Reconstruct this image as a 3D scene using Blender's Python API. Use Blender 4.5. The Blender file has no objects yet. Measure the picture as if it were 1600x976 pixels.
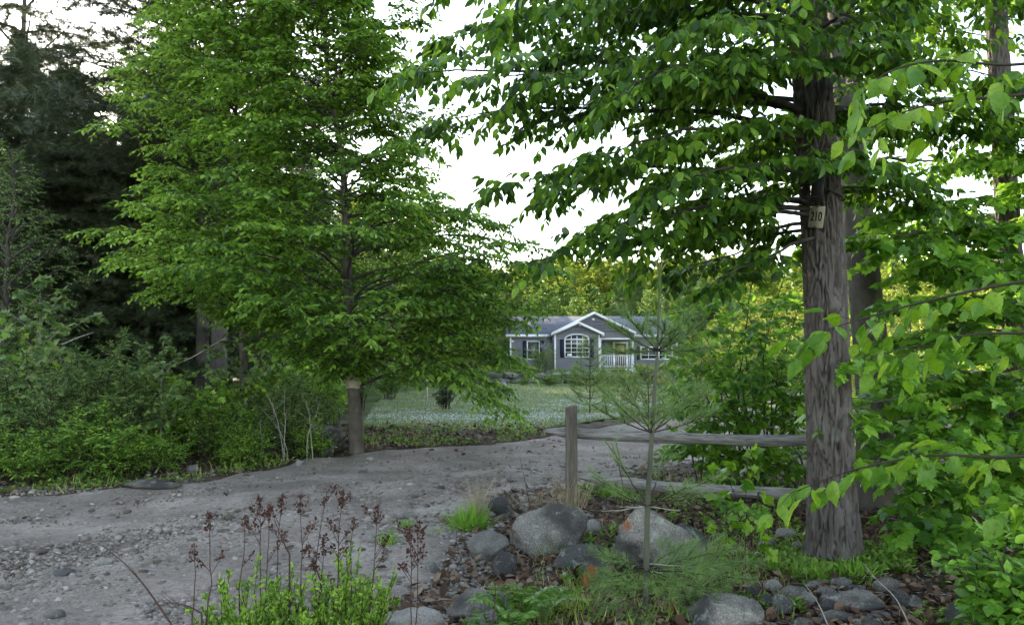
import bpy, bmesh, math, random
import numpy as np
from mathutils import Vector, Matrix

rng = np.random.default_rng(7)
random.seed(7)
S = bpy.context.scene
COL = S.collection
RAD = math.radians
UP = np.array([0, 0, 1.0])

# ------------------------------------------------------------------ camera
F = 1186.0
PITCH = math.atan(57 / F)
CAM = np.array([0, 0, 1.65])
cd = bpy.data.cameras.new('camera')
cd.sensor_width = 36
cd.lens = 36 * F / 1600
cd.clip_start = 0.05
cd.clip_end = 6000
cam = bpy.data.objects.new('camera', cd)
cam.location = CAM
cam.rotation_euler = (RAD(90) + PITCH, 0, 0)
COL.objects.link(cam)
S.camera = cam


def P(px, py, Y):
    """world point at depth Y that was measured at (px, py) in the photograph"""
    c, s = math.cos(PITCH), math.sin(PITCH)
    u = (488 - py) / F
    d = np.array([(px - 800) / F, c - u * s, s + u * c])
    return CAM + d * (Y / d[1])


# ------------------------------------------------------------------ noise
def _h(i, j, k, seed):
    n = (i * 374761393 + j * 668265263 + k * 2147483647 + seed * 974634777) & 0xFFFFFFFF
    n = ((n ^ (n >> 13)) * 1274126177) & 0xFFFFFFFF
    n = (n ^ (n >> 16)) & 0xFFFFFF
    return n / float(0xFFFFFF)


def vnoise(p, seed=0):
    p = np.asarray(p, float)
    i = np.floor(p).astype(np.int64)
    f = p - i
    f = f * f * (3 - 2 * f)
    r = 0
    for a in (0, 1):
        for b in (0, 1):
            for c in (0, 1):
                w = (f[..., 0] if a else 1 - f[..., 0]) * (f[..., 1] if b else 1 - f[..., 1]) * (f[..., 2] if c else 1 - f[..., 2])
                r = r + w * _h(i[..., 0] + a, i[..., 1] + b, i[..., 2] + c, seed)
    return r * 2 - 1


def fbm(p, octv=4, seed=0):
    r, a, s = 0, 1.0, 1.0
    for o in range(octv):
        r = r + a * vnoise(np.asarray(p) * s, seed + o * 17)
        a *= .5
        s *= 2.03
    return r


def sstep(a, b, x):
    t = np.clip((x - a) / (b - a), 0, 1)
    return t * t * (3 - 2 * t)


def gz(x, y):
    x = np.asarray(x, float)
    y = np.asarray(y, float)
    x, y = np.broadcast_arrays(x, y)
    q = np.stack([x, y, np.zeros_like(x)], -1)
    r = np.hypot(x, y)
    near = 1 - sstep(9, 22, r)
    z = fbm(q * .35, 2, 3) * .05 * (.25 + .75 * near)
    z = z + fbm(q * 1.7, 3, 5) * .028 * near
    z = z + .35 * sstep(0, 5, -x - 3.4 - .12 * (y - 8)) * sstep(8, 12, y) * (1 - sstep(24, 40, y))
    z = z - .38 * sstep(36, 54, y)
    z = z + 5.0 * sstep(72, 150, y) + .03 * np.clip(y - 150, 0, 400)
    z = z + .25 * sstep(2.2, 4.5, x) * (1 - sstep(5, 9, y)) * sstep(3.2, 5.5, y) * 0
    return z


def G(px, py):
    """ground point seen at (px, py)"""
    q = P(px, py, 1.0)
    k = (q[2] - CAM[2])
    Y = -1.65 / k
    for _ in range(8):
        Y = .5 * Y + .5 * (CAM[2] - float(gz(q[0] * Y, Y))) / -k
    return np.array([q[0] * Y, Y, float(gz(q[0] * Y, Y))])


# ------------------------------------------------------------------ objects
def mesh(name, V, faces, mat, parent=None, smooth=False, sizes=None):
    """faces: (M,k) array, or a flat index array with sizes"""
    V = np.asarray(V, np.float32)
    me = bpy.data.meshes.new(name)
    if sizes is None:
        faces = np.asarray(faces, np.int32)
        sizes = np.full(len(faces), faces.shape[1], np.int32)
        faces = faces.ravel()
    faces = np.asarray(faces, np.int32)
    sizes = np.asarray(sizes, np.int32)
    me.vertices.add(len(V))
    me.vertices.foreach_set('co', V.ravel())
    me.loops.add(len(faces))
    me.loops.foreach_set('vertex_index', faces)
    me.polygons.add(len(sizes))
    st = np.zeros(len(sizes), np.int32)
    st[1:] = np.cumsum(sizes)[:-1]
    me.polygons.foreach_set('loop_start', st)
    me.polygons.foreach_set('loop_total', sizes)
    if smooth:
        me.polygons.foreach_set('use_smooth', np.ones(len(sizes), bool))
    me.update(calc_edges=True)
    me.materials.append(mat)
    o = bpy.data.objects.new(name, me)
    COL.objects.link(o)
    if parent is not None:
        o.parent = parent
    return o


def tag(o, label=None, cat=None, group=None, kind=None):
    if label:
        o['label'] = label
    if cat:
        o['category'] = cat
    if group:
        o['group'] = group
    if kind:
        o['kind'] = kind
    return o


def empty(name, loc, label, cat, group=None, rz=0):
    o = bpy.data.objects.new(name, None)
    o.empty_display_size = .2
    COL.objects.link(o)
    o.location = [float(v) for v in loc]
    o.rotation_euler = (0, 0, rz)
    return tag(o, label, cat, group)


def copy_tree(o, loc, rz=0, sc=1.0, label=None, group=None, parent=None, tilt=0):
    c = o.copy()
    COL.objects.link(c)
    if parent is not None:
        c.parent = parent
    else:
        c.location = [float(v) for v in loc]
        c.rotation_euler = (tilt, 0, rz)
        c.scale = (sc, sc, sc) if np.isscalar(sc) else sc
        if label:
            c['label'] = label
        if group:
            c['group'] = group
    for ch in [k for k in COL.objects if k.parent == o]:
        copy_tree(ch, None, parent=c)
    return c


class MB:
    """collects polygons into one mesh"""

    def __init__(s):
        s.v, s.f, s.s, s.n = [], [], [], 0

    def add(s, V, faces):
        V = np.asarray(V, float)
        for f in faces:
            s.f.extend([i + s.n for i in f])
            s.s.append(len(f))
        s.v.append(V)
        s.n += len(V)

    def addn(s, V, F_):
        V = np.asarray(V, float)
        F_ = np.asarray(F_)
        s.f.extend((F_ + s.n).ravel().tolist())
        s.s.extend([F_.shape[1]] * len(F_))
        s.v.append(V)
        s.n += len(V)

    def box(s, x0, x1, y0, y1, z0, z1):
        V = [(x, y, z) for x in (x0, x1) for y in (y0, y1) for z in (z0, z1)]
        s.add(V, [(0, 1, 3, 2), (4, 6, 7, 5), (0, 4, 5, 1), (2, 3, 7, 6), (0, 2, 6, 4), (1, 5, 7, 3)])

    def prism(s, poly, y0, y1):
        """poly: list of (x,z)"""
        n = len(poly)
        V = [(x, y0, z) for x, z in poly] + [(x, y1, z) for x, z in poly]
        fs = [tuple(range(n))[::-1], tuple(range(n, 2 * n))]
        fs += [(i, (i + 1) % n, (i + 1) % n + n, i + n) for i in range(n)]
        s.add(V, fs)

    def tube(s, pts, rad, sides=6, cap=True):
        pts = np.asarray(pts, float)
        n = len(pts)
        rad = np.broadcast_to(np.asarray(rad, float), (n,))
        t = np.gradient(pts, axis=0)
        t /= np.linalg.norm(t, axis=1)[:, None] + 1e-9
        ref = np.array([1.0, 0, 0]) if abs(t[0][0]) < .8 else np.array([0, 1.0, 0])
        a = np.cross(t, ref)
        a /= np.linalg.norm(a, axis=1)[:, None] + 1e-9
        b = np.cross(t, a)
        th = np.arange(sides) * 2 * np.pi / sides
        V = pts[:, None] + rad[:, None, None] * (np.cos(th)[None, :, None] * a[:, None] + np.sin(th)[None, :, None] * b[:, None])
        V = V.reshape(-1, 3)
        i = np.arange(n - 1)[:, None] * sides
        j = np.arange(sides)[None]
        j2 = (j + 1) % sides
        q = np.stack([i + j, i + j2, i + sides + j2, i + sides + j], -1).reshape(-1, 4)
        if cap:
            V = np.vstack([V, pts[0], pts[-1]])
            s.addn(V, q)
            nb = s.n - len(V)
            for k in range(sides):
                s.f.extend([nb + (k + 1) % sides, nb + k, nb + n * sides])
                s.s.append(3)
                s.f.extend([nb + (n - 1) * sides + k, nb + (n - 1) * sides + (k + 1) % sides, nb + n * sides + 1])
                s.s.append(3)
        else:
            s.addn(V, q)

    def build(s, name, mat, parent=None, smooth=False):
        if not s.v:
            return None
        return mesh(name, np.vstack(s.v), s.f, mat, parent, smooth, s.s)


# leaf-sized templates: x across, y along, z up
def _sym(half, centre):
    """folded leaf: half outline (x>0) from base to tip and vein points -> quads/tris"""
    V = [(0, 0, 0)]
    for (x, y, z), (cy, cz) in zip(half, centre):
        V += [(x, y, z), (-x, y, z), (0, cy, cz)]
    V.append((0, 1, half[-1][2] - .08))
    n = len(half)
    Fs = []
    R = lambda k: 1 + 3 * k
    Fs += [(0, R(0), R(0) + 2), (0, R(0) + 2, R(0) + 1)]
    for k in range(n - 1):
        Fs += [(R(k), R(k + 1), R(k + 1) + 2, R(k) + 2), (R(k) + 2, R(k + 1) + 2, R(k + 1) + 1, R(k) + 1)]
    T = len(V) - 1
    Fs += [(R(n - 1), T, R(n - 1) + 2), (R(n - 1) + 2, T, R(n - 1) + 1)]
    return np.array(V, float), Fs


T_OVAL = _sym([(.17, .14, .03), (.27, .36, .05), (.25, .58, .02), (.13, .80, -.04)], [(.14, -.01), (.36, -.02), (.58, -.04), (.80, -.09)])
T_HEX = (np.array([(0, 0, 0), (.24, .32, .06), (.20, .66, .0), (0, 1, -.12), (-.20, .66, .0), (-.24, .32, .06)], float), [(0, 1, 2, 3), (0, 3, 4, 5)])
T_DIA = (np.array([(0, 0, 0), (.27, .45, .06), (0, 1, -.05), (-.27, .45, .06)], float), [(0, 1, 2), (0, 2, 3)])


def _maple():
    R = [(.03, 0), (.16, -.06), (.34, .02), (.27, .14), (.33, .22), (.62, .36), (.46, .44), (.44, .58), (.22, .52), (.26, .72), (.13, .78), (0, 1.0)]
    L = [(-x, y) for x, y in R[::-1][1:]]
    o = R + L
    V = [(0, .30, .04)] + [(x, y, .04 - .28 * (x * x + (y - .3) ** 2)) for x, y in o]
    n = len(o)
    return np.array(V, float), [(0, 1 + i, 1 + (i + 1) % n) for i in range(n)]


T_MAPLE = _maple()
T_BLADE = (np.array([(-.5, 0, 0), (.5, 0, 0), (.35, .55, .10), (-.35, .55, .10), (0, 1, .32)], float), [(0, 1, 2, 3), (3, 2, 4)])
T_NEEDLE = (np.array([(-.5, 0, 0), (.5, 0, 0), (0, 1, -.04)], float), [(0, 1, 2)])


def _tuft(n, spread, w):
    V, Fs = [], []
    r = np.random.default_rng(3)
    for k in range(n):
        a = (k / (n - 1) - .5) * 2 * spread
        l = .75 + .25 * r.random()
        d = np.array([math.sin(a), math.cos(a), r.normal() * .18])
        s = np.array([math.cos(a), -math.sin(a), 0]) * w
        b = np.array([0, .28 * k / n, 0])
        i = len(V)
        V += [b - s, b + s, b + d * l]
        Fs.append((i, i + 1, i + 2))
    return np.array(V, float), Fs


T_TUFT = _tuft(9, 1.15, .035)


def norm(a):
    return a / (np.linalg.norm(a, axis=-1, keepdims=True) + 1e-9)


class Leaves:
    def __init__(s):
        s.p, s.a, s.n, s.z = [], [], [], []

    def add(s, p, a, n, z):
        s.p.append(p)
        s.a.append(a)
        s.n.append(n)
        s.z.append(np.broadcast_to(np.asarray(z, float), (len(p),)))

    def count(s):
        return sum(len(x) for x in s.p)

    def build(s, name, tmpl, mat, parent=None, wid=1.0, smooth=False):
        if not s.p:
            return None
        p = np.vstack(s.p)
        a = norm(np.vstack(s.a))
        n = np.vstack(s.n)
        z = np.concatenate(s.z)
        n = norm(n - (n * a).sum(-1, keepdims=True) * a)
        sd = np.cross(a, n)
        TV, TF = tmpl
        w = wid * (.85 + .3 * rng.random(len(p)))
        V = p[:, None] + z[:, None, None] * (TV[None, :, 0, None] * sd[:, None] * w[:, None, None] + TV[None, :, 1, None] * a[:, None] + TV[None, :, 2, None] * n[:, None])
        nv = len(TV)
        off = np.arange(len(p))[:, None] * nv
        fl = np.array([i for f in TF for i in f])[None] + off
        sz = np.tile([len(f) for f in TF], len(p))
        return mesh(name, V.reshape(-1, 3), fl.ravel(), mat, parent, smooth, sz)


def twig_leaves(lv, p0, d, L, n, size, spread=.9, droop=.25, sag=.15, t0=.1, flat=.35):
    """leaves alternate along straight twigs (arrays), in a rather flat spray"""
    p0, d = np.asarray(p0, float), norm(np.asarray(d, float))
    L = np.asarray(L, float)
    T = len(p0)
    lat = norm(np.cross(d, UP) + rng.normal(0, .12, (T, 3)))
    for k in range(n + 1):
        t = t0 + (1 - t0) * (k + rng.random(T) * .5) / n if k < n else np.ones(T)
        sgn = (1 if k % 2 else -1) if k < n else 0
        p = p0 + d * (L * t)[:, None] - UP * (sag * L * t * t)[:, None]
        a = d * (.55 if k < n else 1) + lat * sgn * spread + rng.normal(0, .22, (T, 3)) - UP * (droop * (.5 + rng.random(T)))[:, None]
        nr = UP + rng.normal(0, flat, (T, 3))
        lv.add(p, a, nr, size * (.65 + .5 * rng.random(T)))


def twig_wood(mb, p0, d, L, r=.003, sag=.15):
    p0, d, L = np.asarray(p0, float), norm(np.asarray(d, float)), np.asarray(L, float)
    T = len(p0)
    a = norm(np.cross(d, UP + 1e-3))
    b = np.cross(d, a)
    e = p0 + d * L[:, None] - UP * (sag * L)[:, None]
    V = np.stack([p0 + a * r, p0 - a * r * .5 + b * r * .87, p0 - a * r * .5 - b * r * .87, e], 1).reshape(-1, 3)
    o = np.arange(T)[:, None, None] * 4
    mb.addn(V, (np.array([(0, 1, 3), (1, 2, 3), (2, 0, 3)])[None] + o).reshape(-1, 3))


def bez(a, b, c, n):
    t = np.linspace(0, 1, n)[:, None]
    return (1 - t) ** 2 * a + 2 * t * (1 - t) * b + t * t * c


def wob(pts, amp, seed=None):
    n = len(pts)
    w = rng.normal(0, amp, (n, 3))
    w[0] = 0
    w[1:-1] = (w[:-2] + w[1:-1] + w[2:]) / 2
    return pts + w


def along(path, s):
    x = s * (len(path) - 1)
    i = min(int(x), len(path) - 2)
    f = x - i
    return path[i] * (1 - f) + path[i + 1] * f, norm(path[i + 1] - path[i])


def limb(mb, lv, path, r0, sub_n=8, sub_len=.9, tw_n=5, tw_len=.3, nl=6, size=.08, start=.2, vert=.12, droop=.3, spread=.9, sag=.15,
         tip_r=.004, sides=5, subr=.3, tw_r=.0025, flat=.35, rise=0., bush=False):
    """a limb with side branches, twigs and leaves"""
    n = len(path)
    mb.tube(path, np.linspace(r0, tip_r, n) ** 1.0, sides, cap=False)
    tp, td, tl = [], [], []
    segs = []
    for i in range(sub_n + 1):
        if i < sub_n:
            s = start + (1 - start) * (i + rng.random() * .7) / sub_n
            p, t = along(path, min(s, .995))
            lat = norm(np.cross(t, UP)) * (1 if i % 2 else -1)
            if bush:
                ang = i * 2.4 + rng.random()
                c = norm(np.cross(t, np.array([.3, .9, .1])))
                lat = math.cos(ang) * c + math.sin(ang) * np.cross(t, c)
            d = norm(t * (.5 + .3 * rng.random()) + lat * .85 + UP * (rng.normal(0, vert) + rise))
            l = sub_len * (1 - .5 * max(s - .3, 0) / .7) * (.6 + .6 * rng.random())
        else:
            p, t = along(path, .97)
            d, l = t, sub_len * .45
        e = p + d * l - UP * (l * .12)
        m = p + d * l * .5 + UP * l * .05 + rng.normal(0, .03 * l, 3)
        sp = bez(p, m, e, 5)
        rs = max(r0 * subr * (1 - s * .6), .003)
        mb.tube(sp, np.linspace(rs, .002, 5), 4, cap=False)
        for k in range(tw_n + 1):
            if k < tw_n:
                q, tt = along(sp, .12 + .85 * (k + rng.random() * .6) / tw_n)
                ll = norm(np.cross(tt, UP)) * (1 if k % 2 else -1)
                dd = tt * .65 + ll * .75 + UP * (rng.normal(0, vert * 1.3) + rise * .5)
                tp.append(q)
                td.append(dd)
                tl.append(tw_len * (.55 + .75 * rng.random()) * (1 - .35 * k / tw_n))
            else:
                q, tt = along(sp, .96)
                tp.append(q)
                td.append(tt)
                tl.append(tw_len * .8)
    tp, td, tl = np.array(tp), np.array(td), np.array(tl)
    twig_wood(mb, tp, td, tl, tw_r, sag)
    if lv is not None:
        twig_leaves(lv, tp, td, tl, nl, size, spread, droop, sag, flat=flat)


# ------------------------------------------------------------------ materials
LEAF_GAIN = (1.85, 1.50, 1.25)


def newmat(name):
    m = bpy.data.materials.new(name)
    m.use_nodes = True
    nt = m.node_tree
    nt.nodes.clear()
    out = nt.nodes.new('ShaderNodeOutputMaterial')
    return m, nt, out


def N(nt, typ, **kw):
    n = nt.nodes.new(typ)
    for k, v in kw.items():
        if k.startswith('i_'):
            key = k[2:]
            n.inputs[int(key) if key.isdigit() else key.replace('_', ' ')].default_value = v
        else:
            setattr(n, k, v)
    return n


def ramp(nt, stops, interp='LINEAR'):
    r = nt.nodes.new('ShaderNodeValToRGB')
    r.color_ramp.interpolation = interp
    e = r.color_ramp.elements
    while len(e) > 1:
        e.remove(e[-1])
    for i, (p, c) in enumerate(stops):
        el = e[0] if i == 0 else e.new(p)
        el.position = p
        el.color = (*c, 1)
    return r


def leafmat(name, cols, trans=.45, tcol=None, rough=.45, spec=.35, cs=.6, fine=0):
    m, nt, out = newmat(name)
    L = nt.links.new
    geo = N(nt, 'ShaderNodeNewGeometry')
    cols = [tuple(a * b for a, b in zip(c, LEAF_GAIN)) for c in cols]
    rp = ramp(nt, [(i / (len(cols) - 1), c) for i, c in enumerate(cols)])
    tex = N(nt, 'ShaderNodeTexCoord')
    nz = N(nt, 'ShaderNodeTexNoise', i_Scale=cs, i_Detail=2.0)
    L(tex.outputs['Object'], nz.inputs['Vector'])
    ma = N(nt, 'ShaderNodeMath', operation='MULTIPLY_ADD')
    ma.inputs[1].default_value = 1.1
    ma.inputs[2].default_value = -.55
    L(nz.outputs['Fac'], ma.inputs[0])
    ad = N(nt, 'ShaderNodeMath', operation='ADD', use_clamp=True)
    L(geo.outputs['Random Per Island'], ad.inputs[0])
    L(ma.outputs[0], ad.inputs[1])
    L(ad.outputs[0], rp.inputs[0])
    pb = N(nt, 'ShaderNodeBsdfPrincipled', i_Roughness=rough)
    pb.inputs['Specular IOR Level'].default_value = spec
    tr = N(nt, 'ShaderNodeBsdfTranslucent')
    hs = N(nt, 'ShaderNodeHueSaturation', i_Hue=.485, i_Saturation=1.03, i_Value=1.5)
    src = rp.outputs[0]
    if fine:
        fn = N(nt, 'ShaderNodeTexNoise', i_Scale=float(fine), i_Detail=4.0, i_Roughness=.7)
        L(tex.outputs['Object'], fn.inputs['Vector'])
        fr = ramp(nt, [(.25, (.30, .22, .12)), (.36, (.72, .75, .7)), (.5, (1, 1, 1)), (.7, (1.12, 1.1, 1.0))])
        L(fn.outputs['Fac'], fr.inputs[0])
        fm = N(nt, 'ShaderNodeMix', data_type='RGBA', blend_type='MULTIPLY', i_0=1.0)
        L(src, fm.inputs[6])
        L(fr.outputs[0], fm.inputs[7])
        src = fm.outputs[2]
    L(src, pb.inputs['Base Color'])
    L(src, hs.inputs['Color'])
    L(hs.outputs[0], tr.inputs['Color'])
    mx = N(nt, 'ShaderNodeMixShader', i_0=trans)
    L(pb.outputs[0], mx.inputs[1])
    L(tr.outputs[0], mx.inputs[2])
    L(mx.outputs[0], out.inputs[0])
    return m


def barkmat(name, c1, c2, scale=6, zs=.25, bump=.5, dist=.01, moss=0.0, ridge=False):
    m, nt, out = newmat(name)
    L = nt.links.new
    tex = N(nt, 'ShaderNodeTexCoord')
    mp = N(nt, 'ShaderNodeMapping')
    mp.inputs['Scale'].default_value = (1, 1, zs)
    L(tex.outputs['Object'], mp.inputs[0])
    nz = N(nt, 'ShaderNodeTexNoise', i_Scale=scale * 4, i_Detail=6.0, i_Roughness=.65)
    L(mp.outputs[0], nz.inputs['Vector'])
    n2 = N(nt, 'ShaderNodeTexNoise', i_Scale=1.7, i_Detail=3.0)
    L(tex.outputs['Object'], n2.inputs['Vector'])
    mi = N(nt, 'ShaderNodeMix', data_type='FLOAT', i_0=.35)
    L(nz.outputs['Fac'], mi.inputs[2])
    L(n2.outputs['Fac'], mi.inputs[3])
    rp = ramp(nt, [(.3, c1), (.5, tuple((a + b) / 2 for a, b in zip(c1, c2))), (.7, c2)])
    L(mi.outputs[0], rp.inputs[0])
    pb = N(nt, 'ShaderNodeBsdfPrincipled', i_Roughness=.9)
    pb.inputs['Specular IOR Level'].default_value = .15
    src = rp.outputs[0]
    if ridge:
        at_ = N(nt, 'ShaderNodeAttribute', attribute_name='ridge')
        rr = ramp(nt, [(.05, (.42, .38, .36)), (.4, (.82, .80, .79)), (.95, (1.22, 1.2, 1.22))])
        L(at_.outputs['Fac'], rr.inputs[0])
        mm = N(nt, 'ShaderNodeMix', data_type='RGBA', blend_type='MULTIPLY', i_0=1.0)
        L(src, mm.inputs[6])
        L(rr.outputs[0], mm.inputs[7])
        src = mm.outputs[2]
    if moss:
        n3 = N(nt, 'ShaderNodeTexNoise', i_Scale=5.0, i_Detail=5.0)
        L(tex.outputs['Object'], n3.inputs['Vector'])
        r3 = ramp(nt, [(.55, (0, 0, 0)), (.68, (moss,) * 3)])
        L(n3.outputs['Fac'], r3.inputs[0])
        mc = N(nt, 'ShaderNodeMix', data_type='RGBA')
        L(r3.outputs[0], mc.inputs[0])
        L(src, mc.inputs[6])
        mc.inputs[7].default_value = (.16, .18, .14, 1)
        src = mc.outputs[2]
    L(src, pb.inputs['Base Color'])
    bp = N(nt, 'ShaderNodeBump', i_Strength=bump, i_Distance=dist)
    L(nz.outputs['Fac'], bp.inputs['Height'])
    L(bp.outputs[0], pb.inputs['Normal'])
    L(pb.outputs[0], out.inputs[0])
    return m


def plain(name, col, rough=.6, spec=.3, nscale=0, namt=.2, bump=0, metallic=0):
    m, nt, out = newmat(name)
    L = nt.links.new
    pb = N(nt, 'ShaderNodeBsdfPrincipled', i_Roughness=rough)
    pb.inputs['Specular IOR Level'].default_value = spec
    pb.inputs['Metallic'].default_value = metallic
    pb.inputs['Base Color'].default_value = (*col, 1)
    if nscale:
        tex = N(nt, 'ShaderNodeTexCoord')
        nz = N(nt, 'ShaderNodeTexNoise', i_Scale=float(nscale), i_Detail=5.0)
        L(tex.outputs['Object'], nz.inputs['Vector'])
        rp = ramp(nt, [(.3, tuple(c * (1 - namt) for c in col)), (.7, tuple(min(1, c * (1 + namt)) for c in col))])
        L(nz.outputs['Fac'], rp.inputs[0])
        L(rp.outputs[0], pb.inputs['Base Color'])
        if bump:
            bp = N(nt, 'ShaderNodeBump', i_Strength=bump, i_Distance=.01)
            L(nz.outputs['Fac'], bp.inputs['Height'])
            L(bp.outputs[0], pb.inputs['Normal'])
    L(pb.outputs[0], out.inputs[0])
    return m


def islandmat(name, cols, rough=.8, spec=.2):
    m, nt, out = newmat(name)
    L = nt.links.new
    geo = N(nt, 'ShaderNodeNewGeometry')
    rp = ramp(nt, [(i / (len(cols) - 1), c) for i, c in enumerate(cols)])
    L(geo.outputs['Random Per Island'], rp.inputs[0])
    pb = N(nt, 'ShaderNodeBsdfPrincipled', i_Roughness=rough)
    pb.inputs['Specular IOR Level'].default_value = spec
    L(rp.outputs[0], pb.inputs['Base Color'])
    L(pb.outputs[0], out.inputs[0])
    return m


def rockmat(name, base=(.23, .23, .24), dark=(.05, .05, .055), light=(.42, .42, .42), lichen=.5, stain=.5):
    m, nt, out = newmat(name)
    L = nt.links.new
    tex = N(nt, 'ShaderNodeTexCoord')
    oi = N(nt, 'ShaderNodeObjectInfo')
    ad = N(nt, 'ShaderNodeVectorMath', operation='ADD')
    L(tex.outputs['Object'], ad.inputs[0])
    cb = N(nt, 'ShaderNodeMath', operation='MULTIPLY')
    cb.inputs[1].default_value = 37.0
    L(oi.outputs['Random'], cb.inputs[0])
    L(cb.outputs[0], ad.inputs[1])
    sp = N(nt, 'ShaderNodeTexNoise', i_Scale=90.0, i_Detail=4.0, i_Roughness=.8)
    L(ad.outputs[0], sp.inputs['Vector'])
    r1 = ramp(nt, [(.34, dark), (.46, base), (.56, base), (.68, light)])
    L(sp.outputs['Fac'], r1.inputs[0])
    bg = N(nt, 'ShaderNodeTexNoise', i_Scale=3.2, i_Detail=7.0, i_Roughness=.62)
    L(ad.outputs[0], bg.inputs['Vector'])
    r2 = ramp(nt, [(.40, (stain,) * 3), (.56, (0, 0, 0))])
    L(bg.outputs['Fac'], r2.inputs[0])
    m1 = N(nt, 'ShaderNodeMix', data_type='RGBA')
    L(r2.outputs[0], m1.inputs[0])
    L(r1.outputs[0], m1.inputs[6])
    m1.inputs[7].default_value = (.045, .045, .045, 1)
    lc = N(nt, 'ShaderNodeTexNoise', i_Scale=11.0, i_Detail=6.0, i_Roughness=.7)
    L(ad.outputs[0], lc.inputs['Vector'])
    r3 = ramp(nt, [(.56, (0, 0, 0)), (.64, (lichen,) * 3)])
    L(lc.outputs['Fac'], r3.inputs[0])
    m2 = N(nt, 'ShaderNodeMix', data_type='RGBA')
    L(r3.outputs[0], m2.inputs[0])
    L(m1.outputs[2], m2.inputs[6])
    m2.inputs[7].default_value = (.30, .34, .28, 1)
    hv = N(nt, 'ShaderNodeMapRange', i_3=.75, i_4=1.25)
    L(oi.outputs['Random'], hv.inputs[0])
    hs = N(nt, 'ShaderNodeHueSaturation')
    L(hv.outputs[0], hs.inputs['Value'])
    L(m2.outputs[2], hs.inputs['Color'])
    pb = N(nt, 'ShaderNodeBsdfPrincipled', i_Roughness=.85)
    pb.inputs['Specular IOR Level'].default_value = .2
    L(hs.outputs[0], pb.inputs['Base Color'])
    b1 = N(nt, 'ShaderNodeBump', i_Strength=.5, i_Distance=.004)
    L(sp.outputs['Fac'], b1.inputs['Height'])
    b2 = N(nt, 'ShaderNodeBump', i_Strength=.9, i_Distance=.05)
    L(lc.outputs['Fac'], b2.inputs['Height'])
    L(b1.outputs[0], b2.inputs['Normal'])
    L(b2.outputs[0], pb.inputs['Normal'])
    L(pb.outputs[0], out.inputs[0])
    return m


M = {}
M['beech'] = leafmat('beech_leaf', [(.018, .050, .010), (.036, .10, .014), (.066, .165, .022), (.12, .25, .04)], .42)
M['beech_light'] = leafmat('light_leaf', [(.030, .080, .016), (.055, .145, .022), (.10, .22, .035), (.17, .31, .06)], .42)
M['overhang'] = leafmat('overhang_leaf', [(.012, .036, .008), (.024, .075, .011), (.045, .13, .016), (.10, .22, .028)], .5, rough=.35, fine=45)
M['maple'] = leafmat('maple_leaf', [(.026, .085, .015), (.05, .15, .02), (.08, .21, .028), (.13, .29, .04)], .5, rough=.35, fine=50)
T_BIRCH = _sym([(.10, .07, .02), (.22, .16, .04), (.20, .19, .04), (.31, .29, .06), (.28, .32, .05), (.34, .43, .05), (.29, .46, .04), (.30, .57, .03), (.24, .60, .02), (.22, .70, .0), (.16, .73, -.01), (.13, .84, -.04), (.08, .87, -.05)],
               [(.07, -.02), (.16, -.04), (.19, -.045), (.29, -.06), (.32, -.06), (.43, -.07), (.46, -.075), (.57, -.09), (.60, -.095), (.70, -.11), (.73, -.12), (.84, -.14), (.87, -.15)])
M['bright'] = leafmat('young_leaf', [(.030, .105, .010), (.050, .145, .012), (.075, .185, .016), (.105, .22, .024)], .5, rough=.35, fine=70)
M['shrub'] = leafmat('shrub_leaf', [(.022, .060, .014), (.045, .115, .020), (.075, .165, .03), (.13, .23, .06)], .38)
M['shrub_pale'] = leafmat('pale_shrub_leaf', [(.026, .062, .026), (.048, .105, .036), (.075, .15, .05), (.125, .205, .085)], .38)
M['spirea'] = leafmat('spirea_leaf', [(.03, .085, .014), (.06, .15, .02), (.10, .22, .03), (.16, .29, .05)], .4)
M['fern'] = leafmat('fern_leaf', [(.035, .10, .02), (.065, .16, .03), (.10, .21, .045)], .4)
M['needle'] = leafmat('pine_needle', [(.04, .085, .035), (.07, .14, .05), (.10, .20, .065)], .25)
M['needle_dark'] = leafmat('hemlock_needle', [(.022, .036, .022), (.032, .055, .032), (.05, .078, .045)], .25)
M['candle'] = leafmat('pine_candle', [(.16, .19, .06), (.22, .26, .08)], .25)
M['hill_leaf'] = leafmat('hill_leaf', [(.045, .10, .018), (.085, .155, .025), (.13, .21, .035), (.19, .26, .05)], .5, cs=.15)
M['grass'] = leafmat('grass_blade', [(.04, .09, .02), (.08, .16, .03), (.12, .2, .05), (.2, .22, .1)], .3)
M['dry_grass'] = islandmat('dry_grass_blade', [(.25, .2, .12), (.38, .31, .2), (.2, .15, .09)])
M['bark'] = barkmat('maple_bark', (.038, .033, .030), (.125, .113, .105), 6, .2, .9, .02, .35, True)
M['bark_dark'] = barkmat('dark_bark', (.03, .027, .025), (.09, .08, .075), 6, .25, .6, .01)
M['bark_beech'] = barkmat('beech_bark', (.045, .040, .035), (.125, .11, .095), 3, .6, .3, .005, .3)
M['bark_smooth'] = barkmat('smooth_bark', (.05, .046, .042), (.13, .12, .11), 3, .6, .3, .005, .4)
M['bark_pine'] = barkmat('pine_trunk_bark', (.04, .036, .035), (.12, .108, .104), 5, .3, .6, .01)
M['twig'] = plain('twig_bark', (.045, .036, .03), .85, .1)
M['twig_green'] = barkmat('green_young_bark', (.045, .048, .035), (.11, .112, .082), 4, .5, .3, .002)
M['twig_grey'] = plain('grey_dead_twig', (.27, .25, .23), .85, .1, 20, .3)
M['stalk'] = plain('weed_stalk', (.055, .035, .028), .8, .1)
M['seed'] = islandmat('seed_head', [(.025, .012, .011), (.055, .022, .018), (.10, .04, .028)])
M['rust'] = islandmat('dead_needle', [(.30, .12, .04), (.22, .09, .03)])
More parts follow.
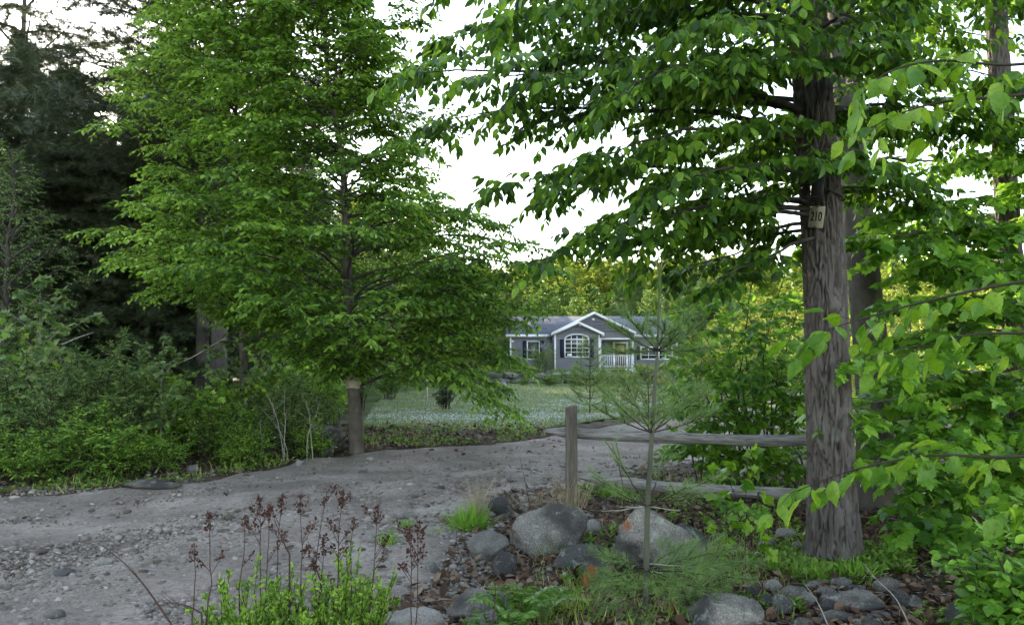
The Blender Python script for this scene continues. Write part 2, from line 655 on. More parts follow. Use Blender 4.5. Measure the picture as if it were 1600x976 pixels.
M['wood'] = barkmat('weathered_wood', (.045, .04, .035), (.17, .155, .14), 9, .12, .8, .008)
M['rock'] = rockmat('granite', (.17, .158, .145), (.035, .033, .03), (.44, .42, .39), .5, .9)
M['rock_dark'] = rockmat('dark_granite', (.06, .06, .062), (.015, .015, .016), (.17, .17, .17), .45, .85)
M['rock_pale'] = rockmat('pale_granite', (.22, .21, .20), (.08, .075, .07), (.36, .35, .34), .25, .5)
M['pebble'] = islandmat('pebble_stone', [(.07, .06, .052), (.16, .14, .125), (.24, .215, .195), (.13, .108, .09), (.32, .295, .27)], .9, .15)
M['litter'] = islandmat('dead_leaf', [(.03, .02, .014), (.075, .042, .028), (.13, .08, .052), (.22, .165, .12), (.05, .028, .018)], .85, .15)
# ================================================================== GROUND
def inside(poly, x, y):
    poly = np.asarray(poly)
    r = np.zeros(x.shape, bool)
    n = len(poly)
    for i in range(n):
        x0, y0 = poly[i]
        x1, y1 = poly[(i + 1) % n]
        c = ((y0 > y) != (y1 > y)) & (x < (x1 - x0) * (y - y0) / (y1 - y0 + 1e-12) + x0)
        r ^= c
    return r


def catmull(P_, n):
    P_ = np.asarray(P_, float)
    Q = np.vstack([2 * P_[0] - P_[1], P_, 2 * P_[-1] - P_[-2]])
    out = []
    for i in range(1, len(Q) - 2):
        for t in np.linspace(0, 1, n, endpoint=False):
            a, b, c, d = Q[i - 1:i + 3]
            out.append(.5 * ((2 * b) + (c - a) * t + (2 * a - 5 * b + 4 * c - d) * t * t + (3 * b - a - 3 * c + d) * t ** 3))
    out.append(P_[-1])
    return np.array(out)


far_e = [(-26, 5.5), (-14, 7.6), (-8.5, 8.1), (-5.7, 8.5), (-3.95, 9.6), (-2.5, 12.0), (-1.1, 13.0), (.4, 14.1), (1.5, 15.7), (3.2, 17.8), (7, 22.5), (12, 31), (16, 42)]
near_e = [(-26, -6), (-10, -4), (-4, -2), (-1.7, 1.2), (-1.25, 3.6), (-.75, 5.4), (-.55, 7.2), (.0, 8.4), (.9, 9.3), (2.3, 10.8), (8.5, 15.5), (15, 22), (22, 40)]
fe, ne = catmull(far_e, 34), catmull(near_e, 34)
nn = len(fe)
fe = fe + np.stack([vnoise(np.stack([fe[:, 0] * 1.5, fe[:, 1] * 1.5, fe[:, 0] * 0], -1), 31), vnoise(np.stack([fe[:, 0] * 1.5, fe[:, 1] * 1.5, fe[:, 0] * 0 + 9], -1), 33)], -1) * .16
ne = ne + np.stack([vnoise(np.stack([ne[:, 0] * 1.5, ne[:, 1] * 1.5, ne[:, 0] * 0], -1), 35), vnoise(np.stack([ne[:, 0] * 1.5, ne[:, 1] * 1.5, ne[:, 0] * 0 + 9], -1), 37)], -1) * .22
road_poly = np.vstack([fe, ne[::-1]])
lawn_near = catmull([(-3.2, 16.2), (-1.2, 15.6), (.6, 16.0), (1.9, 17.6), (3.6, 20), (7, 25), (11, 33)], 16)
lawn_far = catmull([(-4.6, 27), (-2.8, 33), (0, 36), (2.5, 35), (4.5, 34), (8, 36), (11, 40)], 16)
lawn_poly = np.vstack([lawn_near, lawn_far[::-1]])

xs = np.unique(np.round(np.concatenate([np.arange(-9, 7, .07), np.arange(-30, 30, .5), np.linspace(-900, 900, 121)]), 3))
ys = np.unique(np.round(np.concatenate([np.arange(2.4, 17, .07), np.arange(-20, 70, .5), np.linspace(-900, 900, 121)]), 3))
X, Y = np.meshgrid(xs, ys)
Zg = gz(X, Y)
Zg = Zg - .045 * inside(road_poly, X, Y) - .05 * inside(lawn_poly, X, Y)
V = np.stack([X, Y, Zg], -1).reshape(-1, 3)
nx = len(xs)
I = (np.arange(len(ys) - 1)[:, None] * nx + np.arange(nx - 1)[None]).ravel()

m, nt, out = newmat('forest_soil')
L_ = nt.links.new
tex = N(nt, 'ShaderNodeTexCoord')
n1 = N(nt, 'ShaderNodeTexNoise', i_Scale=1.3, i_Detail=6.0, i_Roughness=.65)
n2 = N(nt, 'ShaderNodeTexNoise', i_Scale=38.0, i_Detail=5.0, i_Roughness=.75)
L_(tex.outputs['Object'], n1.inputs['Vector'])
L_(tex.outputs['Object'], n2.inputs['Vector'])
r1 = ramp(nt, [(.35, (.045, .034, .026)), (.5, (.085, .066, .05)), (.62, (.13, .115, .095))])
r2 = ramp(nt, [(.35, (.45, .42, .40)), (.55, (1, 1, 1)), (.68, (1.7, 1.6, 1.5))])
L_(n1.outputs['Fac'], r1.inputs[0])
L_(n2.outputs['Fac'], r2.inputs[0])
mu = N(nt, 'ShaderNodeMix', data_type='RGBA', blend_type='MULTIPLY', i_0=1.0)
L_(r1.outputs[0], mu.inputs[6])
L_(r2.outputs[0], mu.inputs[7])
# greener away from the clearing
sx = N(nt, 'ShaderNodeSeparateXYZ')
L_(tex.outputs['Object'], sx.inputs[0])
mr = N(nt, 'ShaderNodeMapRange', i_1=16.0, i_2=24.0)
L_(sx.outputs['Y'], mr.inputs[0])
mg = N(nt, 'ShaderNodeMix', data_type='RGBA')
L_(mr.outputs[0], mg.inputs[0])
L_(mu.outputs[2], mg.inputs[6])
gr = ramp(nt, [(.3, (.035, .07, .018)), (.7, (.085, .13, .035))])
L_(n1.outputs['Fac'], gr.inputs[0])
L_(gr.outputs[0], mg.inputs[7])
pb = N(nt, 'ShaderNodeBsdfPrincipled', i_Roughness=.95)
pb.inputs['Specular IOR Level'].default_value = .1
L_(mg.outputs[2], pb.inputs['Base Color'])
bp = N(nt, 'ShaderNodeBump', i_Strength=.8, i_Distance=.02)
L_(n2.outputs['Fac'], bp.inputs['Height'])
L_(bp.outputs[0], pb.inputs['Normal'])
L_(pb.outputs[0], out.inputs[0])
M['soil'] = m
ground = mesh('ground', V, np.stack([I, I + 1, I + 1 + nx, I + nx], -1), M['soil'], smooth=True)
tag(ground, kind='structure')

# --- dirt driveway
m, nt, out = newmat('packed_dirt')
L_ = nt.links.new
tex = N(nt, 'ShaderNodeTexCoord')
n1 = N(nt, 'ShaderNodeTexNoise', i_Scale=.9, i_Detail=5.0, i_Roughness=.6)
n2 = N(nt, 'ShaderNodeTexNoise', i_Scale=22.0, i_Detail=7.0, i_Roughness=.75)
n3 = N(nt, 'ShaderNodeTexNoise', i_Scale=120.0, i_Detail=3.0, i_Roughness=.7)
vo = N(nt, 'ShaderNodeTexVoronoi', i_Scale=26.0)
for q in (n1, n2, n3, vo):
    L_(tex.outputs['Object'], q.inputs['Vector'])
r1 = ramp(nt, [(.36, (.150, .128, .112)), (.5, (.215, .187, .166)), (.62, (.285, .253, .228))])
L_(n1.outputs['Fac'], r1.inputs[0])
r2 = ramp(nt, [(.33, (.5, .48, .47)), (.5, (1, 1, 1)), (.66, (1.3, 1.3, 1.3))])
L_(n2.outputs['Fac'], r2.inputs[0])
mu = N(nt, 'ShaderNodeMix', data_type='RGBA', blend_type='MULTIPLY', i_0=.8)
L_(r1.outputs[0], mu.inputs[6])
L_(r2.outputs[0], mu.inputs[7])
r3 = ramp(nt, [(.3, (.6, .6, .6)), (.5, (1, 1, 1)), (.7, (1.4, 1.4, 1.4))])
L_(n3.outputs['Fac'], r3.inputs[0])
mv = N(nt, 'ShaderNodeMix', data_type='RGBA', blend_type='MULTIPLY', i_0=.7)
L_(mu.outputs[2], mv.inputs[6])
L_(r3.outputs[0], mv.inputs[7])
pb = N(nt, 'ShaderNodeBsdfPrincipled', i_Roughness=.95)
pb.inputs['Specular IOR Level'].default_value = .12
L_(mv.outputs[2], pb.inputs['Base Color'])
b1 = N(nt, 'ShaderNodeBump', i_Strength=.7, i_Distance=.02)
L_(n2.outputs['Fac'], b1.inputs['Height'])
b2 = N(nt, 'ShaderNodeBump', i_Strength=.5, i_Distance=.006)
L_(n3.outputs['Fac'], b2.inputs['Height'])
L_(b1.outputs[0], b2.inputs['Normal'])
L_(b2.outputs[0], pb.inputs['Normal'])
L_(pb.outputs[0], out.inputs[0])
M['road'] = m
K = 110
t = np.linspace(0, 1, K)[None, :, None]
R_ = fe[:, None] * (1 - t) + ne[:, None] * t
tt = np.broadcast_to(t[..., 0], R_.shape[:2])
rz = gz(R_[..., 0], R_[..., 1]) + .012
q = np.stack([R_[..., 0], R_[..., 1], R_[..., 0] * 0], -1)
wet = fbm(q * 4, 3, 41)
rz = rz - .03 * np.exp(-((tt - .16) / .06) ** 2) - .03 * np.exp(-((tt - .40) / .06) ** 2) + .012 * wet * sstep(.35, .7, tt)
rz = rz - .03 * (sstep(.03, 0, tt) if False else (1 - sstep(0, .02, tt))) - .03 * sstep(.98, 1, tt)
V = np.dstack([R_, rz[..., None]]).reshape(-1, 3)
I = (np.arange(nn - 1)[:, None] * K + np.arange(K - 1)[None]).ravel()
tag(mesh('driveway', V, np.stack([I, I + 1, I + 1 + K, I + K], -1), M['road'], smooth=True), kind='structure')


def sheet(name, A, B, K, dz, mat, jag=.1, sd=51):
    n = len(A)
    t = np.linspace(0, 1, K)[None, :, None]
    R_ = A[:, None] * (1 - t) + B[:, None] * t
    z = gz(R_[..., 0], R_[..., 1]) + dz
    V = np.dstack([R_, z[..., None]]).reshape(-1, 3)
    I = (np.arange(n - 1)[:, None] * K + np.arange(K - 1)[None]).ravel()
    return mesh(name, V, np.stack([I, I + 1, I + 1 + K, I + K], -1), mat, smooth=True)


# --- lawn with a drift of tiny pale flowers
m, nt, out = newmat('lawn_turf')
L_ = nt.links.new
tex = N(nt, 'ShaderNodeTexCoord')
n1 = N(nt, 'ShaderNodeTexNoise', i_Scale=.8, i_Detail=5.0)
n2 = N(nt, 'ShaderNodeTexNoise', i_Scale=30.0, i_Detail=4.0, i_Roughness=.8)
for q in (n1, n2):
    L_(tex.outputs['Object'], q.inputs['Vector'])
r1 = ramp(nt, [(.35, (.05, .085, .025)), (.55, (.08, .12, .035)), (.7, (.12, .12, .06))])
L_(n1.outputs['Fac'], r1.inputs[0])
r2 = ramp(nt, [(.35, (.5, .5, .5)), (.65, (1.4, 1.4, 1.4))])
L_(n2.outputs['Fac'], r2.inputs[0])
mu = N(nt, 'ShaderNodeMix', data_type='RGBA', blend_type='MULTIPLY', i_0=1.0)
L_(r1.outputs[0], mu.inputs[6])
L_(r2.outputs[0], mu.inputs[7])
pb = N(nt, 'ShaderNodeBsdfPrincipled', i_Roughness=.95)
L_(mu.outputs[2], pb.inputs['Base Color'])
L_(pb.outputs[0], out.inputs[0])
M['turf'] = m
tag(sheet('lawn', lawn_near, lawn_far, 60, .008, M['turf']), kind='structure')


def scatter_pix(n, x0, x1, y0, y1):
    px = rng.uniform(x0, x1, n)
    py = rng.uniform(y0, y1, n)
    k = (py - 545) / F
    Yd = 1.65 / k
    c, s_ = math.cos(PITCH), math.sin(PITCH)
    u = (488 - py) / F
    Yd = 1.65 / -((s_ + u * c) / (c - u * s_))
    Xd = (px - 800) / F / (c - u * s_) * Yd
    return Xd, Yd


def flat_leaves(x, y, dz=0.0):
    return np.stack([x, y, gz(x, y) + dz], -1)


# grass on the lawn, flowers among it
lv = Leaves()
n = 36000
x, y = rng.uniform(-6, 13, n), 15.3 + 24 * rng.random(n) ** 1.4
k = inside(lawn_poly, x, y)
x, y = x[k], y[k]
lv.add(flat_leaves(x, y), UP + rng.normal(0, .35, (len(x), 3)), rng.normal(0, 1, (len(x), 3)), rng.uniform(.04, .10, len(x)))
tag(lv.build('lawn_grass', T_BLADE, M['grass'], wid=.22), 'short green grass growing over the lawn in front of the grey house', 'grass', kind='stuff')

m, nt, out = newmat('tiny_flower')
pb = N(nt, 'ShaderNodeBsdfPrincipled', i_Roughness=.7)
pb.inputs['Base Color'].default_value = (.60, .65, .68, 1)
nt.links.new(pb.outputs[0], out.inputs[0])
M['flower'] = m
lv = Leaves()
n = 260000
x, y = rng.uniform(-5, 12, n), 15.6 + 17 * rng.random(n)
q = np.stack([x * .35, y * .5, x * 0], -1)
dens = vnoise(q, 61) * .5 + .5 + .35 * vnoise(q * 4, 63)
band = np.exp(-((y - (18.2 + .22 * x)) / 1.5) ** 2) + .75 * np.exp(-((y - (22 + .2 * x)) / 2.6) ** 2)
k = inside(lawn_poly, x, y) & (rng.random(n) < dens * band * .9) & (x + .25 * (y - 16) < 7.5)
x, y = x[k], y[k]
lv.add(flat_leaves(x, y, .05) + rng.normal(0, .012, (len(x), 3)), rng.normal(0, 1, (len(x), 3)) * [1, 1, .2], UP + rng.normal(0, .35, (len(x), 3)), rng.uniform(.014, .026, len(x)))
tag(lv.build('tiny_flowers', (np.array([(-.5, 0, 0), (0, -.5, 0), (.5, 0, 0), (0, .5, 0)], float), [(0, 1, 2, 3)]), M['flower']), 'drift of tiny pale blue flowers covering the lawn', 'flowers', kind='stuff')

# --- pebbles
_t = (1 + 5 ** .5) / 2
ICO = np.array([(-1, _t, 0), (1, _t, 0), (-1, -_t, 0), (1, -_t, 0), (0, -1, _t), (0, 1, _t), (0, -1, -_t), (0, 1, -_t), (_t, 0, -1), (_t, 0, 1), (-_t, 0, -1), (-_t, 0, 1)]) / 1.9
ICF = [(0, 11, 5), (0, 5, 1), (0, 1, 7), (0, 7, 10), (0, 10, 11), (1, 5, 9), (5, 11, 4), (11, 10, 2), (10, 7, 6), (7, 1, 8), (3, 9, 4), (3, 4, 2), (3, 2, 6), (3, 6, 8), (3, 8, 9), (4, 9, 5), (2, 4, 11), (6, 2, 10), (8, 6, 7), (9, 8, 1)]


def stones_mesh(name, x, y, sz, mat, parent=None, sink=.25, flat=.6):
    n = len(x)
    V0 = ICO[None] * (1 + rng.normal(0, .13, (n, 12, 1)))
    a = rng.uniform(0, 6.28, n)
    sc = np.stack([rng.uniform(.8, 1.4, n), rng.uniform(.6, 1, n), rng.uniform(.35, .8, n) * flat / .6], -1)
    V0 = V0 * sc[:, None]
    tx = rng.normal(0, .25, n)
    V0 = np.stack([V0[..., 0], V0[..., 1] - V0[..., 2] * tx[:, None], V0[..., 2] + V0[..., 1] * tx[:, None]], -1)
    c, s_ = np.cos(a)[:, None], np.sin(a)[:, None]
    V0 = np.stack([V0[..., 0] * c - V0[..., 1] * s_, V0[..., 0] * s_ + V0[..., 1] * c, V0[..., 2]], -1) * sz[:, None, None] * .5
    V0 += np.stack([x, y, gz(x, y) + sz * sink * .5], -1)[:, None]
    off = np.arange(n)[:, None, None] * 12
    return mesh(name, V0.reshape(-1, 3), (np.array(ICF)[None] + off).reshape(-1, 3), mat, parent)


def gravel_density(x, y):
    """more loose stone on the near shoulder of the drive, little in the wheel tracks"""
    q = np.stack([x, y, x * 0], -1)
    return .5 + .5 * vnoise(q * .8, 71) + .3 * vnoise(q * 2.5, 73)


x, y = scatter_pix(150000, -60, 1180, 640, 1010)
px_ = x / y * F + 800
inr = inside(road_poly, x, y)
dist_far = np.min(np.hypot(x[:, None] - fe[None, ::4, 0], y[:, None] - fe[None, ::4, 1]), 1)
pr = np.where(inr, .07 + .93 * sstep(1.9, 3.4, dist_far) * np.maximum(gravel_density(x, y), .28), np.where((px_ < 900) & (y < 9), .7, .10))
pr = np.where((~inr) & (y > 11.5), .03, pr)
k = rng.random(len(x)) < pr
x, y = x[k], y[k]
sz = (.010 + .024 * rng.random(len(x)) ** 2.6 + .035 * (rng.random(len(x)) < .02)) * np.clip(y / 4.5, 1, 1.8)
tag(stones_mesh('gravel', x, y, sz, M['pebble']), 'loose grey gravel and pebbles scattered over the dirt drive', 'gravel', kind='stuff')

# --- leaf litter
lv = Leaves()
for (x0, x1, y0, y1, n, pk) in ((780, 1700, 800, 1010, 9000, 1), (600, 1100, 720, 1000, 2600, 1), (1000, 1700, 740, 830, 2500, 1), (540, 900, 664, 712, 2600, .8), (-40, 560, 700, 790, 900, .6)):
    x, y = scatter_pix(n, x0, x1, y0, y1)
    k = ~inside(road_poly, x, y) | (rng.random(n) < .03)
    x, y = x[k], y[k]
    sz = rng.uniform(.035, .085, len(x)) * (1 if y0 > 720 else 1.4)
    lv.add(flat_leaves(x, y, .012) + np.stack([x * 0, x * 0, rng.random(len(x)) * .03], -1), rng.normal(0, 1, (len(x), 3)) * [1, 1, .35], UP + rng.normal(0, .55, (len(x), 3)), sz)
x, y = rng.uniform(-1.0, 8.5, 9000), rng.uniform(1.0, 10.5, 9000)
k = (~inside(road_poly, x, y)) & ((abs(x / y) > .62) | (y < 4.2))
x, y = x[k], y[k]
lv.add(flat_leaves(x, y, .015), rng.normal(0, 1, (len(x), 3)) * [1, 1, .35], UP + rng.normal(0, .55, (len(x), 3)), rng.uniform(.035, .085, len(x)))
tag(lv.build('leaf_litter', T_HEX, M['litter'], wid=1.1), 'brown dead leaves lying over the soil beside the drive', 'leaf litter', kind='stuff')

# fallen twigs lying in the litter
mb = MB()
x, y = scatter_pix(420, 820, 1650, 790, 1000)
for i in range(len(x)):
    a = rng.uniform(0, 6.28)
    l = rng.uniform(.08, .35)
    p = np.linspace(-l / 2, l / 2, 4)[:, None] * np.array([math.cos(a), math.sin(a), 0]) + rng.normal(0, .01, (4, 3))
    p = p + [x[i], y[i], 0]
    p[:, 2] = gz(p[:, 0], p[:, 1]) + .02 + abs(rng.normal(0, .012, 4))
    mb.tube(p, [.003, .0025, .002, .001], 4)
tag(mb.build('fallen_twigs', M['twig_grey']), 'thin grey dead twigs strewn over the brown leaf litter', 'twigs', kind='stuff')

# --- rough grass and weeds along the edges
lv = Leaves()
for (x0, x1, y0, y1, n, lo, hi) in ((-60, 560, 705, 790, 5200, .06, .17), (540, 900, 655, 700, 5200, .05, .13), (1150, 1420, 860, 905, 1500, .05, .13),
                                    (880, 1240, 830, 990, 2400, .05, .15), (700, 900, 880, 1000, 900, .05, .12), (960, 1260, 740, 800, 1400, .05, .12)):
    x, y = scatter_pix(n, x0, x1, y0, y1)
    q = np.stack([x, y, x * 0], -1)
    k = (~inside(road_poly, x, y)) & (vnoise(q * 1.6, 81) + .25 > rng.random(n) - .2) & (vnoise(q * 4, 82) > -.25)
    x, y = x[k], y[k]
    lv.add(flat_leaves(x, y), UP + rng.normal(0, .42, (len(x), 3)), rng.normal(0, 1, (len(x), 3)), rng.uniform(lo, hi, len(x)))
tag(lv.build('verge_grass', T_BLADE, M['grass'], wid=.085), 'rough green grass along the edges of the dirt drive and round the stones', 'grass', kind='stuff')
# broad-leaved ground plants
lv = Leaves()
for (x0, x1, y0, y1, n) in ((-60, 560, 700, 786, 2600), (880, 1260, 760, 960, 1300), (1180, 1430, 862, 910, 900), (560, 840, 668, 700, 900), (1430, 1640, 880, 1000, 60)):
    x, y = scatter_pix(n, x0, x1, y0, y1)
    q = np.stack([x, y, x * 0], -1)
    k = (~inside(road_poly, x, y)) & (vnoise(q * 2.2, 91) > -.05)
    x, y = x[k], y[k]
    for r in range(4):
        a = rng.uniform(0, 6.28, len(x))
        lv.add(flat_leaves(x, y, .01) + UP * rng.uniform(0, .05, len(x))[:, None], np.stack([np.cos(a), np.sin(a), rng.uniform(.2, 1.3, len(x))], -1), UP + rng.normal(0, .3, (len(x), 3)), rng.uniform(.035, .075, len(x)))
tag(lv.build('ground_plants', T_HEX, M['shrub'], wid=.9), 'low leafy green weeds carpeting the verge and the soil near the trees', 'ground cover', kind='stuff')


# ================================================================== STONES
def rock_mesh(name, size, seed, mat, sub=4, rough=.22, cuts=9):
    bm = bmesh.new()
    bmesh.ops.create_icosphere(bm, subdivisions=sub, radius=1)
    v = np.array([p.co[:] for p in bm.verts])
    r = np.random.default_rng(seed)
    for _ in range(cuts):
        n = norm(r.normal(0, 1, 3))
        h = r.uniform(.62, .9)
        d = v @ n
        v = v - np.where(d > h, (d - h) * .97, 0)[:, None] * n
    v = v * (1 + rough * .6 * fbm(v * 1.3 + seed, 2, seed)[:, None] + rough * .30 * fbm(v * 4 + seed, 5, seed + 1)[:, None])
    v = v * (np.array(size) / 2)
    for p, c in zip(bm.verts, v):
        p.co = c
    me = bpy.data.meshes.new(name)
    bm.to_mesh(me)
    bm.free()
    for p in me.polygons:
        p.use_smooth = True
    me.materials.append(mat)
    o = bpy.data.objects.new(name, me)
    COL.objects.link(o)
    return o


def rock(px, py_base, wpx, hpx, label, mat='rock', seed=1, depth=.8, rz=0, cat='boulder', name='boulder', group=None, sink=.22, sub=4, rough=.22, dy=0, lift=0, tilt=0, cuts=9):
    g = G(px, py_base)
    g[1] += dy
    w = wpx * g[1] / F
    h = hpx * g[1] / F
    h2 = h / (1 - sink)
    o = rock_mesh(name, (w * 1.08, w * depth, h2 * 1.06), seed, M[mat], sub, rough, cuts)
    o.location = (g[0], g[1] + w * depth * .35, float(gz(g[0], g[1])) + h - h2 / 2 + lift)
    o.rotation_euler = (0, tilt, rz)
    return tag(o, label, cat, group)


rock(862, 868, 122, 72, 'large rounded grey granite boulder behind the round white cobble, left of the sapling', 'rock', 11, .75, .1, cuts=7, rough=.15, sub=5)
rock(764, 878, 66, 40, 'mid-sized two-toned boulder at the foot of the bright green grass tuft', 'rock_pale', 12, .8)
rock(1032, 905, 150, 100, 'biggest grey boulder, standing right behind the stem of the pine sapling', 'rock', 13, .7, -.1, rough=.26, sub=5, cuts=12)
rock(1085, 885, 60, 60, 'black lichened boulder leaning on the right side of the biggest boulder', 'rock_dark', 14, .8)
rock(922, 900, 92, 42, 'low dark mottled boulder between the two big granite boulders', 'rock_dark', 15, .9, .2)
rock(928, 838, 23, 25, 'small round white cobble touching the right end of the big granite boulder', 'rock_pale', 16, .95, cat='cobble', name='cobble', sink=.05, sub=3, rough=.08, cuts=0)
rock(783, 806, 42, 26, 'small blackish rock between the bright grass tuft and the fence post', 'rock_dark', 17, .8, sub=3)
rock(790, 905, 40, 42, 'upright dark grey rock rising above the fern fronds', 'rock_dark', 18, .7, sub=3)
rock(1140, 990, 128, 48, 'broad flat greenish slab at the bottom edge right of the pine sapling', 'rock', 19, .7, rough=.15)
rock(648, 1000, 84, 40, 'pale tan slab at the bottom edge right of the bright green bush', 'rock_pale', 20, .8)
rock(742, 975, 84, 44, 'half buried grey rock at the bottom edge left of the fern', 'rock', 21, .8)
rock(765, 985, 70, 32, 'rounded grey stone at the bottom edge under the fern', 'rock', 22, .8, sub=3)
rock(782, 962, 36, 36, 'whitish stone showing through the fern fronds', 'rock_pale', 23, .8, sub=3)
rock(1232, 845, 32, 22, 'pale stone just left of the big maple trunk', 'rock_pale', 24, .8, sub=3)
rock(1204, 862, 30, 20, 'light grey stone left of and below the pale one by the maple trunk', 'rock_pale', 25, .8, sub=3)
rock(1250, 868, 26, 18, 'grey stone touching the left foot of the big maple trunk', 'rock', 26, .8, sub=3)
rock(492, 712, 100, 44, 'wide grey rock on the far bank left of the banded trunk', 'rock', 27, .6, rough=.3)
rock(297, 738, 20, 14, 'small white rock in the grass beyond the far edge of the drive', 'rock_pale', 28, .8, sub=3)
rock(468, 728, 14, 10, 'small white stone on the far verge below the wide grey rock', 'rock_pale', 29, .8, sub=3)
rock(232, 765, 80, 14, 'low heap of grey stone at the left far edge of the drive', 'rock', 30, .5, sub=3)
rock(636, 812, 30, 12, 'flat whitish stone in the drive left of the bright grass tuft', 'rock_pale', 31, .8, sub=3)
rock(96, 902, 36, 11, 'flat purplish stone bedded in the drive at the left', 'rock_dark', 32, .7, sub=3)
rock(160, 884, 26, 12, 'pale stone in the drive right of the flat purplish one', 'rock_pale', 33, .7, sub=3)
rock(272, 870, 20, 9, 'small bluish white stone in the middle of the drive', 'rock_pale', 34, .7, sub=3)
rock(80, 968, 30, 14, 'grey stone in the drive near the bottom left corner', 'rock', 35, .7, sub=3)
rock(670, 896, 30, 18, 'small grey stone right of the bright green bush', 'rock', 36, .7, sub=3)
rock(745, 690, 14, 12, 'small grey stone in the brown bank before the lawn', 'rock', 37, .8, sub=3)

# low dry-laid stone edging in front of the maple: (px, py_base, w, h)
edge = [(1212, 928, 30, 20), (1246, 946, 46, 26), (1222, 966, 44, 32), (1275, 925, 26, 16), (1262, 948, 34, 20), (1300, 958, 34, 18), (1318, 922, 32, 18),
        (1296, 935, 28, 18), (1340, 930, 34, 14), (1345, 958, 92, 26), (1392, 930, 42, 26), (1410, 955, 26, 30), (1382, 972, 36, 14), (1322, 978, 66, 16),
        (1280, 982, 30, 14), (1255, 990, 40, 20), (1202, 955, 26, 24), (1180, 940, 32, 22), (1432, 955, 26, 22), (1370, 986, 60, 16), (1172, 968, 30, 20)]
g0 = 'stones of the low dry-laid edging in front of the big maple'
elab = ['dark capped stone at the left top of the low stone edging', 'oval grey stone second from the left in the top of the stone edging', 'pale wedge-shaped stone low in the left of the stone edging',
        'small brownish round stone on top of the stone edging', None, None, 'oval greenish stone on top of the stone edging below the maple trunk', None, None,
        'longest flat lichened slab in the middle of the stone edging', 'dark angular stone at the right end of the stone edging', 'deep green-black stone at the right end under the angular one', None,
        'long thin stone in the bottom course of the stone edging', None, None, None, None, 'lone round stone lying right of the stone edging', 'flat slab in the bottom course at the right of the stone edging', None]
for i, (a, b, w, h) in enumerate(edge):
    rock(a, b, w, h, elab[i] or 'small grey stone filling in between the larger ones of the low stone edging', ['rock', 'rock', 'rock_dark'][i % 3], 50 + i, .75, rng.uniform(-.3, .3),
         cat='stone', name='edging_stone', group=g0, sub=3, sink=.1, cuts=6, rough=.16)

# the garden retaining wall in front of the house
wl = empty('retaining_wall', (0, 0, 0), 'low dry stone retaining wall holding the garden bed in front of the grey house', 'stone wall')
mbs = []
for r in range(2):
    x = 0.0
    while x < 9.3:
        w = rng.uniform(.3, .95)
        o = rock_mesh('wall_stone', (w * 1.1, .5, rng.uniform(.24, .36)), 200 + int(x * 31) + r, M[['rock', 'rock_dark'][int(x * 7) % 2]], 3, .3, 9)
        o.parent = wl
        xx = -1.9 + x + w / 2
        yy = 36.6 + .5 * math.sin(xx * .6)
        o.location = (xx, yy + r * .08, float(gz(xx, yy)) + .10 + r * .25 + rng.normal(0, .03))
        o.rotation_euler = (rng.normal(0, .15), rng.normal(0, .12), rng.normal(0, .3))
        x += w
# the pale standing rock at the left end of the wall
o = rock(784, 622, 20, 26, 'pale upright rock at the left end of the garden wall', 'rock_pale', 71, .8, sub=3)
# ================================================================== HOUSE
m, nt, out = newmat('siding')
M['siding'] = plain('grey_siding', (.205, .20, .25), .6, .3, 3, .07)
M['white'] = plain('white_trim', (.72, .73, .76), .5, .3, 4, .05)
M['shutter'] = plain('navy_shutter', (.012, .015, .035), .5, .3)
M['concrete'] = plain('concrete', (.33, .33, .32), .9, .1, 5, .2, .3)
M['glass'] = plain('window_glass', (.04, .045, .05), .06, .8)
M['curtain'] = plain('window_curtain', (.42, .42, .43), .8, .1)
M['room'] = plain('room_dark', (.025, .022, .022), .9, .1)
M['door'] = plain('brown_door', (.10, .04, .022), .45, .4)
M['brass'] = plain('door_panel_glass', (.40, .34, .16), .2, .6, 14, .5)
M['black'] = plain('black_plastic', (.012, .012, .014), .4, .4)
M['dkmetal'] = plain('dark_metal', (.02, .02, .022), .4, .5)
m, nt, out = newmat('roof_shingles')
L_ = nt.links.new
tex = N(nt, 'ShaderNodeTexCoord')
bk = N(nt, 'ShaderNodeTexBrick', i_Scale=1.0)
bk.inputs['Color1'].default_value = (.085, .095, .125, 1)
bk.inputs['Color2'].default_value = (.14, .15, .19, 1)
bk.inputs['Mortar'].default_value = (.05, .05, .065, 1)
bk.inputs['Mortar Size'].default_value = .012
bk.inputs['Brick Width'].default_value = .32
bk.inputs['Row Height'].default_value = .13
L_(tex.outputs['Object'], bk.inputs['Vector'])
nz = N(nt, 'ShaderNodeTexNoise', i_Scale=5.0, i_Detail=6.0, i_Roughness=.7)
L_(tex.outputs['Object'], nz.inputs['Vector'])
r = ramp(nt, [(.3, (.7, .7, .7)), (.7, (1.3, 1.3, 1.3))])
L_(nz.outputs['Fac'], r.inputs[0])
mu = N(nt, 'ShaderNodeMix', data_type='RGBA', blend_type='MULTIPLY', i_0=1.0)
L_(bk.outputs['Color'], mu.inputs[6])
L_(r.outputs[0], mu.inputs[7])
pb = N(nt, 'ShaderNodeBsdfPrincipled', i_Roughness=.85)
L_(mu.outputs[2], pb.inputs['Base Color'])
L_(pb.outputs[0], out.inputs[0])
M['roof'] = m

HY = 61.0          # main front wall
BY = 59.0          # front of the bay
PY = 59.3          # front of the porch gable


def hx(px, Y):
    return P(px, 540, Y)[0]


def hz(py, Y):
    return P(900, py, Y)[2]


house = empty('ranch_house', (hx(925, HY), HY, float(gz(5, 60))), 'single-storey grey ranch house with white trim, dark shutters and a small front porch', 'house')
HO = np.array(house.location)


